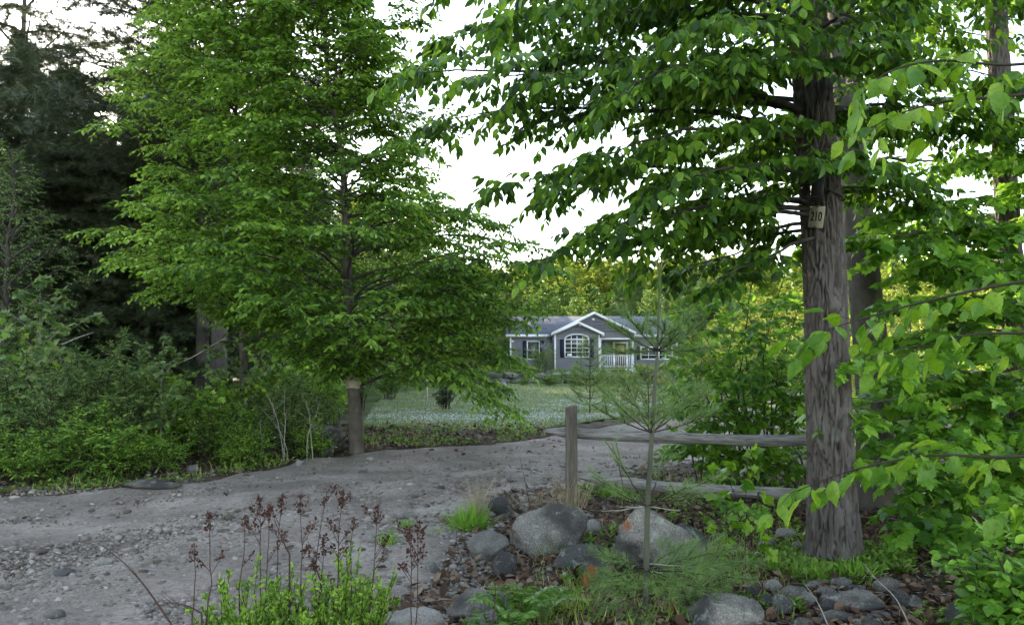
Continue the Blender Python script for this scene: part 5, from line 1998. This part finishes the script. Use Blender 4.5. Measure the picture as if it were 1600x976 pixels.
# post
ps = MB()
rings = 46
zz = np.linspace(-.35, 1.0, rings)
prof = np.array([(-.5, -.5), (0, -.5), (.5, -.5), (.5, 0), (.5, .5), (0, .5), (-.5, .5), (-.5, 0)])
K = 32
th = np.linspace(0, 8, K, endpoint=False)
pr_ = np.stack([np.interp(th, np.arange(9), np.r_[prof[:, i], prof[0, i]]) for i in (0, 1)], -1)
V = np.zeros((rings, K, 3))
V[..., 0] = pr_[None, :, 0] * .115
V[..., 1] = pr_[None, :, 1] * .105
V[..., 2] = zz[:, None] + (pr_[None, :, 0] * .02) * (zz > .9)[:, None]
q = np.stack([np.broadcast_to(th[None] * 1.4, (rings, K)), np.broadcast_to(zz[:, None] * 1.3, (rings, K)), np.zeros((rings, K))], -1)
V[..., :2] *= (1 + .07 * vnoise(q, 5) + .05 * vnoise(q * [3, .6, 1], 6))[..., None]
i = np.arange(rings - 1)[:, None] * K
j = np.arange(K)[None]
ps.addn(V.reshape(-1, 3), np.stack([i + j, i + (j + 1) % K, i + K + (j + 1) % K, i + K + j], -1).reshape(-1, 4))
ps.add(V[-1], [tuple(range(K))])
post = ps.build('post', M['wood'], fence)
a, b = P(853, 674, 8.16), P(1290, 688, 7.5)
rail(a, b, .115, .10, 3).build('rail', M['rail'], fence)
a, b = P(905, 744, 8.03), P(1290, 775, 7.2)
rail(a, b, .115, .10, 9).build('rail', M['rail'], fence)
ps2 = MB()
ps2.addn(V.reshape(-1, 3) + [b[0] + .05 - fx, b[1] + .02 - fy, float(gz(b[0], b[1])) - fz], np.stack([i + j, i + (j + 1) % K, i + K + (j + 1) % K, i + K + j], -1).reshape(-1, 4))
ps2.add(V[-1] + [b[0] + .05 - fx, b[1] + .02 - fy, float(gz(b[0], b[1])) - fz], [tuple(range(K))])
ps2.build('post', M['wood'], fence)

# ================================================================== PINE SAPLING in front
Ys = 4.75
g = G(1008, 962)
root, BS = tree_root('pine_sapling', g, 'slender young white pine with whorls of long needles in front of the fence', 'sapling')
Ys = g[1]
sp = path_px([(1008, 972, Ys), (1010, 880, Ys), (1012, 790, Ys), (1019, 670, Ys), (1027, 545, Ys), (1030, 470, Ys), (1030, 428, Ys)])
dd_ = np.linspace(0, 1, len(sp))
mb = MB()
mb.tube(sp, np.interp(dd_, [0, .5, .64, .8, 1], [.0195, .0155, .009, .006, .003]), 12)
loc(mb.build('stem', M['twig_green'], root, smooth=True), BS)
lv = Leaves()
cl = Leaves()


def needles(lv, path, s0=.3, per_m=420, ln=.085, w=1.0, spread=.75, fwd=.8):
    L = np.linalg.norm(np.diff(path, axis=0), axis=1).sum()
    n = max(12, int(L * (1 - s0) * per_m))
    s = s0 + (1 - s0) * rng.random(n) ** .8
    xs_ = s * (len(path) - 1)
    i_ = np.minimum(xs_.astype(int), len(path) - 2)
    f_ = (xs_ - i_)[:, None]
    p_ = path[i_] * (1 - f_) + path[i_ + 1] * f_
    t_ = norm(path[i_ + 1] - path[i_])
    d_ = t_ * fwd + norm(rng.normal(0, 1, (n, 3))) * spread + UP * .12
    lv.add(p_, d_, rng.normal(0, 1, (n, 3)), ln * rng.uniform(.7, 1.15, n))


def pbranch(mb, lv, a, b, arch, r=.005, nsub=3, ln=.085, per_m=900, s0=.35, sub_l=.4):
    pth = wob(bez(a, (a + b) / 2 + UP * arch, b, 10), .004)
    mb.tube(pth, np.linspace(r, .0022, 10), 6)
    needles(lv, pth, s0, per_m, ln)
    L = np.linalg.norm(b - a)
    for k in range(nsub):
        s = .45 + .45 * k / max(nsub, 1)
        q, t = along(pth, s)
        lat = norm(np.cross(t, UP)) * (1 if k % 2 else -1)
        d = norm(t * .8 + lat * .7 + UP * .2)
        e = q + d * L * sub_l * rng.uniform(.7, 1.1)
        p2 = bez(q, (q + e) / 2 + UP * .01, e, 6)
        mb.tube(p2, np.linspace(.003, .0015, 6), 5)
        needles(lv, p2, .1, per_m, ln)


def stem_at(py):
    return trunk_at(sp, py)


W = [  # whorl py, tips (px,py,dY), arch, needle length
    (548, [(948, 505, .05), (975, 485, -.15), (1092, 510, -.05), (1078, 490, .15), (1100, 545, .1), (950, 548, -.1), (1040, 500, -.35), (1010, 495, .35), (1062, 520, -.25)], -.02, .085, 2, .12),
    (676, [(938, 605, .1), (925, 632, -.2), (975, 590, .3), (1105, 605, .1), (1120, 640, -.1), (1020, 640, -.4), (1075, 600, .4)], -.03, .085, 3, .3),
    (790, [(948, 690, .1), (925, 745, -.1), (1120, 745, .1), (1105, 770, -.15), (1040, 700, .35), (1075, 760, -.35), (965, 770, -.3)], -.01, .07, 2, .45),
    (890, [(940, 870, -.1), (925, 910, .1), (1140, 860, .05), (1165, 905, -.1), (1110, 900, -.35), (1070, 850, .3), (960, 930, -.3), (1050, 930, -.45), (1125, 935, -.2), (1150, 880, .25), (1090, 870, .1)], .02, .08, 4, .2),
    (930, [(930, 958, -.1), (1090, 960, -.2), (1150, 940, .1), (990, 980, -.3)], .02, .07, 3, .3)]
for (py, tps, arch, ln, ns, s0) in W:
    a = stem_at(py)
    for (px, qy, dy) in tps:
        mb = MB()
        pbranch(mb, lv, a, P(px, qy, Ys + dy), arch, ln=ln, nsub=ns, s0=s0 * .8, per_m=760 if py > 800 or py < 600 else 430)
        loc(mb.build('branch', M['twig'], root), BS)
# leader tuft
tp_ = sp[-8:]
needles(lv, tp_, .0, 900, .09, fwd=1.6, spread=.4)
for (px, py) in [(1018, 412), (1030, 400), (1040, 412), (1024, 405), (1036, 404)]:
    e = P(px, py, Ys)
    mb = MB()
    mb.tube([sp[-1], e], [.004, .003], 6)
    loc(mb.build('candle', M['candle'], root), BS)
loc(lv.build('needles', T_NEEDLE, M['needle'], root, wid=.036), BS)
# rusty dead tufts and bare whorl branches
lv = Leaves()
mb = MB()
for (a, b) in [((1010, 790), (968, 790)), ((1012, 792), (1062, 796)), ((1012, 788), (940, 800)), ((1012, 790), (1100, 770)), ((1010, 890), (1050, 897)), ((1012, 880), (1090, 885))]:
    p0, p1 = P(*a, Ys), P(*b, Ys - .05)
    mb = MB()
    mb.tube(wob(bez(p0, (p0 + p1) / 2 - UP * .015, p1, 6), .004), np.linspace(.005, .002, 6), 5)
    loc(mb.build('dead_branch', M['twig_grey'], root), BS)
for (px, py, dy) in [(980, 815, 0), (915, 902, 0), (1052, 940, -.1), (925, 885, .05)]:
    q = P(px, py, Ys + dy)
    n = 90
    lv.add(q + rng.normal(0, .012, (n, 3)), -UP + rng.normal(0, .45, (n, 3)), rng.normal(0, 1, (n, 3)), rng.uniform(.04, .08, n))
loc(lv.build('dead_needles', T_NEEDLE, M['rust'], root, wid=.03), BS)


# ---------------------------------------------------------- other young pines farther off
def young_pine(name, H, R, label, mat='needle', cand=True, whorls=8, per=6, ln=.12, nn=44):
    root = empty(name, (0, 0, 0), label, 'young pine')
    mb = MB()
    mb.tube(np.array([(0, 0, -.05), (.01, 0, H * .5), (0, 0, H)]), [.022 * H / 2, .015 * H / 2, .005], 8)
    mb.build('trunk', M['bark_beech'], root)
    mb = MB()
    lv = Leaves()
    cl = Leaves()
    for k in range(whorls):
        z = H * (.10 + .85 * k / whorls)
        rr = R * (1 - k / (whorls + 1)) ** .7
        for j in range(per):
            az = j * 6.283 / per + k * .7 + rng.normal(0, .15)
            e = np.array([math.cos(az) * rr, math.sin(az) * rr, z + rr * rng.uniform(.25, .6)])
            pth = bez(np.array([0, 0, z]), np.array([math.cos(az) * rr * .6, math.sin(az) * rr * .6, z + rr * .05]), e, 7)
            mb.tube(pth, np.linspace(.008, .003, 7), 4)
            needles(lv, pth, .25, nn * 6, ln)
            for s_ in (.5, .7, .85):
                q, t = along(pth, s_)
                d = norm(t + norm(np.cross(t, UP)) * rng.choice([-1, 1]) * .8 + UP * .2)
                p2 = bez(q, q + d * rr * .15, q + d * rr * .32 + UP * .03, 4)
                mb.tube(p2, [.004, .003, .003, .002], 3)
                needles(lv, p2, 0, nn * 6, ln)
                if cand:
                    cl.add(p2[-1:], np.array([[rng.normal(0, .1), rng.normal(0, .1), 1]]), rng.normal(0, 1, (1, 3)), .09)
                    cl.add(p2[-1:], np.array([[rng.normal(0, .1), rng.normal(0, .1), 1]]), rng.normal(0, 1, (1, 3)), .11)
            if cand:
                for _ in range(3):
                    cl.add(pth[-1:], np.array([[rng.normal(0, .15), rng.normal(0, .15), 1]]), rng.normal(0, 1, (1, 3)), .13)
    mb.build('boughs', M['twig'], root)
    lv.build('needles', T_NEEDLE, M[mat], root, wid=.045)
    if cand:
        cl.build('candles', T_BLADE, M['candle'], root, wid=.14)
    return root


yp = young_pine('young_pine', 1.9, .85, '')
place(yp, True, 1012, 0, 15.5, 0, .72, 'bushy young pine with pale candles growing behind the fence post, the nearest of three')
place(yp, False, 1068, 0, 19.5, 1.2, .9, 'bushy young pine behind and right of the nearest one beyond the fence')
place(yp, False, 965, 0, 21, 2.4, .62, 'bushy young pine left of and behind the others beyond the fence')
thin = young_pine('thin_pine', 2.15, .62, 'thin-crowned small pine standing alone on the lawn in front of the porch', cand=False, whorls=11, per=5, ln=.11, nn=30)
place(thin, True, 921, 0, 19.6, .4, 1.0)

# ================================================================== GARDEN in front of the house
lil = shrub('lilac_bush', 2.6, 1.25, M['shrub_pale'], .10, 20, wid=.8)
place(lil, True, 846, 0, 54, 0, 1.0, 'rounded lilac bush with faint flower heads before the left window of the house')
lv = Leaves()
n = 340
c = rng.normal(0, 1, (14, 3)) * [.45, .4, .3] + [0, -.2, 2.2]
pt = np.repeat(c, n // 14 + 1, 0)[:n] + rng.normal(0, .06, (n, 3)) * [1, 1, 1.6]
lv.add(pt, rng.normal(0, 1, (n, 3)), rng.normal(0, 1, (n, 3)), .05)
lv.build('blossom', T_DIA, plain('lilac_flower', (.42, .36, .5), .7), lil)
bed = shrub('bed_shrub', .8, .75, M['shrub'], .06, 16, label='')
BL = 'low green shrub in the garden bed above the stone wall'
for i, (px, Y_, sc) in enumerate([(760, 38, .9), (800, 39, .9), (835, 38.5, .9), (870, 38, .8), (905, 38, 1.0), (940, 38.5, .9), (975, 38, .9), (1010, 40, 1.0), (815, 50, 1.1), (880, 50, .8), (960, 52, 1.0), (1000, 52, 1.2), (1040, 50, 1.3), (790, 52, 1.2)]):
    place(bed, i == 0, px, 0, Y_, i * 1.1, sc, BL if Y_ < 45 else 'low green shrub planted against the front of the house', 'shrubs of the garden bed' if Y_ < 45 else 'shrubs against the house front')
for i, (px, Y_, sc) in enumerate([(860, 34.5, .85), (900, 34.2, 1.0), (935, 34.5, 1.0), (820, 34.8, .6), (975, 34, 1.1)]):
    place(bed, False, px, 0, Y_, i * 1.7 + .3, (sc * 1.2, sc, sc * .7), 'dense dark shrub spreading over the lawn side of the garden wall', 'shrubs in front of the garden wall')
lit = shrub('forsythia_shrub', 2.0, 1.2, M['hill_leaf'], .09, 20, label='')
for i, (px, Y_, sc) in enumerate([(1092, 30, 1.0), (1150, 26, .9), (1215, 24, 1.0), (1300, 22, 1.0), (1390, 22, 1.1), (1470, 21, 1.1), (1540, 20, 1.2), (1620, 20, 1.2), (1120, 38, 1.1), (1430, 15, .9), (1520, 14, .9), (1350, 16, .8), (1590, 13, .9)]):
    place(lit, i == 0, px, 0, Y_, i * 1.3, sc, 'yellow-green bush catching the sun beyond the fence, right of the house', 'sunlit bushes beyond the fence')
# small dark bush and stake by the lawn
db = shrub('dark_bush', .95, .42, M['needle_dark'], .05, 14)
place(db, True, 697, 0, 20.8, .3, 1.0, 'small dark bush on the lawn under the drooping beech bough')
st = empty('wooden_stake', (P(667, 600, 24)[0], 24, float(gz(-2.7, 24))), 'thin pale wooden stake standing at the back of the flowery lawn', 'stake')
mb = MB()
mb.tube([(0, 0, -.1), (.005, 0, .5), (0, 0, 1.05)], [.028, .026, .024], 8)
mb.build('shaft', plain('bare_wood', (.42, .36, .28), .8, .2, 12, .2), st)
mb = MB()
mb.tube([(0, 0, 1.05), (0, 0, 1.10)], [.024, .006], 8)
mb.build('tip', M['twig_grey'], st)

# fallen branch on the brown bank before the lawn
pw_ = catmull([P(690, 683, 13.2), P(720, 680, 13.3), P(735, 679, 13.3), P(775, 686, 13.1)], 6)
pw_[:, 2] = gz(pw_[:, 0], pw_[:, 1]) + .03
mb = MB()
mb.tube(pw_ - pw_[0], np.linspace(.022, .008, len(pw_)), 7)
o = mb.build('fallen_branch', M['bark_dark'])
o.location = pw_[0]
tag(o, 'dark fallen branch lying on the brown bank in front of the lawn', 'branch')

# ================================================================== FOREGROUND PLANTS
def at(px, Y_):
    x = (px - 800) / F * Y_
    return np.array([x, Y_, float(gz(x, Y_))])


# bright spirea bushes with upright twigs full of small leaves
def spirea(px, Y_, H, R, n, label):
    root = empty('spirea_bush', at(px, Y_), label, 'bush')
    lv = Leaves()
    mb = MB()
    for k in range(n):
        az = k * 2.4
        f = math.sqrt((k + .5) / n)
        d = np.array([math.cos(az), math.sin(az), 0])
        h = H * rng.uniform(.42, 1.0) * (1 - .3 * f)
        pth = wob(bez(d * R * .35 * f - UP * .04, d * R * .6 * f + UP * h * .5, d * R * f + UP * h, 8), .008)
        mb.tube(pth, np.linspace(.0035, .0012, 8), 5)
        for j in range(3):
            q, t = along(pth, rng.uniform(.35, .8))
            dd = norm(t + norm(rng.normal(0, 1, 3)) * .55)
            p2 = bez(q, q + dd * .05 + UP * .01, q + dd * .09 + UP * .05, 5)
            mb.tube(p2, np.linspace(.002, .001, 5), 4)
            for pp, c_ in ((p2, 16),):
                s = rng.random(c_) ** .8
                ii = np.minimum((s * 4).astype(int), 3)
                lv.add(pp[ii] + (pp[ii + 1] - pp[ii]) * (s * 4 - ii)[:, None], UP * .75 + rng.normal(0, .55, (c_, 3)), rng.normal(0, 1, (c_, 3)) + [0, -.4, .3], rng.uniform(.018, .036, c_))
        c_ = 46
        s = .22 + .78 * rng.random(c_) ** .7
        x_ = s * 7
        ii = np.minimum(x_.astype(int), 6)
        lv.add(pth[ii] + (pth[ii + 1] - pth[ii]) * (x_ - ii)[:, None], UP * .7 + rng.normal(0, .6, (c_, 3)), rng.normal(0, 1, (c_, 3)) + [0, -.4, .3], rng.uniform(.018, .038, c_))
    mb.build('stems', M['stalk'], root)
    lv.build('foliage', T_HEX, M['spirea'], root, wid=.85)
    return root


spirea(412, 3.75, .68, .36, 72, 'bright yellow-green bush of small leaves at the bottom, left half, under the dead flower spikes')
spirea(548, 3.9, .74, .28, 60, 'bright yellow-green bush at the bottom, rounder and right of its neighbour')
spirea(345, 3.4, .36, .22, 24, 'low bright green bush touching the bottom edge, leftmost of the leafy ones')
spirea(470, 3.5, .40, .22, 26, 'low bright green tuft between the two larger bright bushes')
spirea(716, 3.6, .22, .10, 9, 'small bright green sprig at the bottom edge below the tall dark stalk')


def stalk(px, py_top, Y_, lean, label, head=.12, side=3, h0=None, sc=1.0):
    b = at(px - lean * 60, Y_)
    top = P(px, py_top, Y_)
    root = empty('weed_stalk', b, label, 'dead weed', 'dead steeplebush stalks standing in front of the drive')
    H = top[2] - b[2]
    e = top - b
    pth = wob(bez(np.array([0, 0, -.04]), np.array([e[0] * .3 - .01, 0, H * .5]), e, 12), .006)
    mb = MB()
    mb.tube(pth, np.linspace(.0045, .0014, 12), 6)
    lv = Leaves()

    heads = []

    def clump(q, d, L, n):
        s = rng.random(n)
        lv = Leaves()
        lv.add(q + d * (L * s)[:, None] + rng.normal(0, .006 + .006 * (1 - s)[:, None], (n, 3)), rng.normal(0, 1, (n, 3)) + d, rng.normal(0, 1, (n, 3)), rng.uniform(.008, .02, n))
        heads.append(lv)
    q, t = along(pth, .9)
    clump(q, t, head * .9, int(80 * sc))
    for k in range(side):
        s = rng.uniform(.62, .93)
        q, t = along(pth, s)
        d = norm(t * .9 + np.array([rng.choice([-1, 1]) * .6, rng.normal(0, .3), .1]))
        l = rng.uniform(.05, .13)
        mb.tube([q, q + d * l], [.002, .001], 4)
        clump(q + d * l * .55, d, l * .5, int(28 * sc))
    mb.build('stem', M['stalk'], root)
    for h_ in heads:
        h_.build('seed_head', T_DIA, M['seed'], root, wid=1.4)


SL = [(330, 808, 3.7, -.1, 'leftmost dead brown weed stalk, with one compact head, above the drive stones', 2), (302, 850, 3.6, -.2, 'short dead stalk with a tiny head left of the bright bush', 0), (385, 796, 3.9, .1, 'thin dead stalk with a tiny dark knob for a head', 1),
      (408, 772, 3.8, -.15, 'tall dead stalk with a loose rusty head, left of the pair over the left bush', 5), (422, 785, 3.9, .0, 'straight dead stalk without a broad head between two tufted ones', 1), (440, 770, 4.0, .1, 'dead stalk with a narrow head right of the straight bare one', 3),
      (466, 775, 3.8, -.25, 'dead stalk leaning left with a crowded head, in the middle of the row', 4), (507, 768, 4.2, .2, 'faint thin dead stalk leaning right with a slim spike head', 1), (533, 768, 3.9, .0, 'dead stalk with a broad branching head over the right bright bush', 8),
      (553, 806, 3.9, .05, 'short thin dead stalk with one dark knob over the right bright bush', 0), (590, 790, 3.8, .15, 'dead stalk with a wedge-shaped rusty head right of the broad one', 4), (657, 815, 3.5, .1, 'rightmost tall dead stalk, with a dark rusty head, before the gravel', 3),
      (640, 830, 3.9, -.1, 'faint dead stalk with rusty leaves just left of the rightmost tall one', 5), (505, 840, 3.9, .1, 'short rusty dead stalk low over the gap between the bright bushes', 5)]
for (px, py, Y_, ln_, lab, sd) in SL:
    stalk(px, py, Y_, ln_, lab, side=sd, head=.07 if sd < 2 else .10, sc=.5 if sd < 2 else 1)
for (pts, lab) in [([(275, 985, 3.3), (230, 920, 3.35), (195, 880, 3.4), (160, 852, 3.5)], 'long bare dark stem slanting up to the left over the drive'), ([(320, 960, 3.4), (290, 945, 3.4), (255, 940, 3.45)], 'short bare arching twig left of the bright bush'),
                   ([(455, 870, 3.8), (440, 840, 3.8), (425, 800, 3.9)], 'bare dark twig rising from the left bright bush'),
                   ([(975, 765, 7.0), (965, 720, 7), (955, 690, 7)], 'bare brown twig rising right of the fence post'), ([(830, 800, 7.3), (822, 760, 7.3), (812, 712, 7.3)], 'tall dark bare stem left of the fence post'),
                   ([(806, 900, 5.5), (800, 830, 5.6), (798, 740, 5.7)], 'thin dark bare stem in front of the large rounded boulder'),
                   ([(768, 985, 4.0), (774, 930, 4.05), (770, 880, 4.1)], 'dark bare stem at the bottom right of the fern'),
                   ([(1425, 985, 4.4), (1400, 935, 4.5), (1370, 905, 4.7), (1348, 878, 4.9)], 'pale curved dead stem arching over the right end of the stone edging'),
                   ([(1297, 985, 4.4), (1280, 945, 4.5), (1258, 912, 4.6)], 'pale dead stem leaning over the middle of the stone edging')]:
    pw_ = catmull([P(*p) for p in pts], 6)
    B_ = at(pts[0][0], pts[0][2])
    B_[0] = pw_[0][0]
    pw_[0] = [pw_[0][0], pw_[0][1], float(gz(pw_[0][0], pw_[0][1])) - .03]
    mb = MB()
    mb.tube(pw_ - B_, np.linspace(.0045, .0015, len(pw_)), 6)
    pale = 'pale' in lab
    for j in range(3):
        q, t = along(pw_ - B_, rng.uniform(.4, .9))
        mb.tube([q, q + norm(t + rng.normal(0, .5, 3)) * rng.uniform(.04, .1)], [.0015, .0007], 4)
    o = mb.build('dead_weed', M['twig_grey'] if pale else M['stalk'])
    o.location = B_
    tag(o, lab, 'dead weed')


# ferns
def fern(px, Y_, n, L, label, rot=0):
    root = empty('fern', at(px, Y_), label, 'fern')
    for k in range(n):
        az = rot + k * 2.4
        d = np.array([math.cos(az), math.sin(az), 0])
        l = L * rng.uniform(.75, 1.05)
        pth = bez(np.zeros(3), d * l * .25 + UP * l * .75, d * l * .75 + UP * l * .62, 14)
        mb = MB()
        mb.tube(pth, np.linspace(.0022, .0008, 14), 4)
        lv = Leaves()
        ns = 24
        for i_ in range(ns):
            s = .14 + .86 * i_ / ns
            q, t = along(pth, s)
            w_ = L * .24 * math.sin(math.pi * min(1, s * .93 + .02)) ** .8 * (1.15 - s * .5)
            lat = norm(np.cross(t, UP))
            for sg in (1, -1):
                dd = norm(lat * sg + t * .45)
                lv.add((q + dd * .002)[None], dd[None] - UP * .15 + rng.normal(0, .08, (1, 3)), UP[None] + t[None] * .3 + rng.normal(0, .25, (1, 3)), w_ * 1.05)
        st_ = mb.build('frond', M['fern'], root)
        lv.build('leaflets', T_DIA, M['fern'], st_, wid=.48)
    return root


fern(805, 4.5, 9, .42, 'larger fern between the stones at the bottom centre', .3)
fern(848, 4.7, 7, .36, 'fern right of the larger one, against the brown litter', 1.0)
fern(762, 4.35, 5, .27, 'small fern left of the larger one at the bottom', 2.0)


# grass tufts
def tuft(px, py, n, h, label, mat='grass', cat='grass tuft', wid=.05, spread=.4, r=.07):
    g_ = G(px, py)
    lv = Leaves()
    p_ = rng.normal(0, r * .5, (n, 3)) * [1, 1, 0]
    lv.add(p_, UP + rng.normal(0, spread, (n, 3)) + p_ * 3, rng.normal(0, 1, (n, 3)), h * rng.uniform(.5, 1.1, n))
    o = lv.build('grass_tuft', T_BLADE, M[mat], wid=wid)
    o.location = g_
    return tag(o, label, cat)


M['lush'] = leafmat('lush_grass', [(.05, .13, .02), (.08, .2, .03), (.12, .27, .04)], .35)
tuft(735, 825, 520, .24, 'thick bright green grass tuft beside the small blackish rock', 'lush', r=.13, wid=.035)
tuft(745, 806, 90, .46, 'tall straw-coloured grass clump rising behind the bright tuft', 'dry_grass', r=.08, wid=.012, spread=.14)
tuft(634, 822, 120, .09, 'small green grass tuft in the gravel below the flat whitish stone', 'lush', r=.07)
tuft(604, 850, 110, .13, 'green tuft growing in the gravel behind the bright bush', 'lush', r=.06)
tuft(892, 800, 160, .42, 'dry grass standing round the foot of the fence post', 'dry_grass', r=.14, wid=.012, spread=.2)
tuft(838, 792, 120, .2, 'dry grass fringe behind the large rounded boulder', 'dry_grass', r=.2, wid=.02)
tuft(960, 775, 240, .15, 'low green tuft behind the fence at the foot of the lower rail', 'lush', r=.14, wid=.06)
tuft(682, 833, 60, .08, 'sparse green sprouts in the gravel left of the bright tuft', 'lush', r=.1)
tuft(857, 870, 90, .2, 'thin green grass in front of the large rounded boulder', 'grass', r=.12, wid=.02)
tuft(1205, 890, 110, .14, 'green grass left of the maple trunk foot', 'lush', r=.1, wid=.07)
tuft(1270, 905, 190, .15, 'broad-bladed grass at the front of the maple trunk', 'lush', r=.13, wid=.08)
tuft(1335, 905, 190, .15, 'broad-bladed grass at the right front of the maple trunk', 'lush', r=.13, wid=.08)
tuft(1385, 885, 60, .16, 'sparse grass right of the maple trunk', 'lush', r=.1, wid=.06)
tuft(905, 962, 130, .22, 'thin weedy grass among the litter left of the pine sapling', 'grass', r=.16, wid=.03)
tuft(860, 985, 120, .2, 'thin weedy grass at the bottom edge right of the ferns', 'grass', r=.16, wid=.03)
tuft(965, 830, 130, .12, 'wispy grass right of the round white cobble', 'grass', r=.12, wid=.03)

# small maple seedling by the rails
sg = broadleaf('maple_seedling', .85, .26, .2, M['bright'], .10, 9, tmpl=T_MAPLE, sub=1, tw=1, nl=2, r0=.006, bark='twig')
sg['category'] = 'seedling'
place(sg, True, 1160, 0, 5.75, 0, 1.0, 'yellow-green maple seedling in front of the lower rail, left of the maple trunk')
place(sg, False, 1130, 0, 5.2, 2.0, .55, 'small maple seedling right of the black lichened boulder')
# leafy bush in the bottom right corner
rb = shrub('viburnum_shrub', .75, .55, M['maple'], .085, 20, tmpl=T_OVAL, wid=1.0, sub=5, tw=2, nl=5, droop=.4)
place(rb, True, 1600, 0, 3.9, 0, .82, 'leafy green bush filling the bottom right corner')
place(rb, False, 1665, 0, 4.9, 2.0, .9, 'leafy green bush at the right edge behind the corner one')
rock(1515, 990, 50, 44, 'dark grey boulder under the leafy bush at the bottom right', 'rock_dark', 91, .8, sub=3)
# ================================================================== LIGHT
AZ, EL = RAD(-29), RAD(15.5)
sd_ = Vector((math.sin(AZ) * math.cos(EL), math.cos(AZ) * math.cos(EL), math.sin(EL)))
w = bpy.data.worlds.new('World')
S.world = w
w.use_nodes = True
nt = w.node_tree
bgn = nt.nodes['Background']
sk = nt.nodes.new('ShaderNodeTexSky')
sk.sky_type = 'NISHITA'
sk.sun_disc = False
sk.sun_elevation = EL
sk.sun_rotation = AZ
sk.air_density = 1.2
sk.dust_density = .35
sk.ozone_density = 1.0
hv = nt.nodes.new('ShaderNodeHueSaturation')
hv.inputs['Saturation'].default_value = .62
nt.links.new(sk.outputs[0], hv.inputs['Color'])
# the sun's own disc, low behind the trees
tc = nt.nodes.new('ShaderNodeTexCoord')
dt = nt.nodes.new('ShaderNodeVectorMath')
dt.operation = 'DOT_PRODUCT'
nv = nt.nodes.new('ShaderNodeVectorMath')
nv.operation = 'NORMALIZE'
nt.links.new(tc.outputs['Generated'], nv.inputs[0])
nt.links.new(nv.outputs[0], dt.inputs[0])
dt.inputs[1].default_value = sd_[:]
mr = nt.nodes.new('ShaderNodeMapRange')
mr.inputs[1].default_value = math.cos(RAD(.50))
mr.inputs[2].default_value = math.cos(RAD(.40))
mr.inputs[3].default_value = 0
mr.inputs[4].default_value = 900
nt.links.new(dt.outputs['Value'], mr.inputs[0])
ml = nt.nodes.new('ShaderNodeVectorMath')
ml.operation = 'SCALE'
ml.inputs[0].default_value = (1, .85, .62)
nt.links.new(mr.outputs[0], ml.inputs['Scale'])
adn = nt.nodes.new('ShaderNodeVectorMath')
adn.operation = 'ADD'
nt.links.new(hv.outputs[0], adn.inputs[0])
nt.links.new(ml.outputs[0], adn.inputs[1])
nt.links.new(adn.outputs[0], bgn.inputs[0])
bgn.inputs[1].default_value = .15
sun = bpy.data.lights.new('sun', 'SUN')
sun.energy = 4.0
sun.angle = RAD(.53)
sun.color = (1.0, .84, .62)
so = bpy.data.objects.new('sun', sun)
so.rotation_euler = (-sd_).to_track_quat('-Z', 'Y').to_euler()
so.location = (0, 0, 30)
COL.objects.link(so)

S.view_settings.view_transform = 'Standard'
S.view_settings.look = 'None'
S.view_settings.gamma = 1
S.view_settings.use_curve_mapping = False
S.view_settings.exposure = 2.3
c = S.cycles
c.max_bounces = 5
c.adaptive_threshold = .03
c.diffuse_bounces = 3
c.glossy_bounces = 2
c.transmission_bounces = 4
c.transparent_max_bounces = 4
c.use_denoising = True
c.caustics_reflective = False
c.caustics_refractive = False
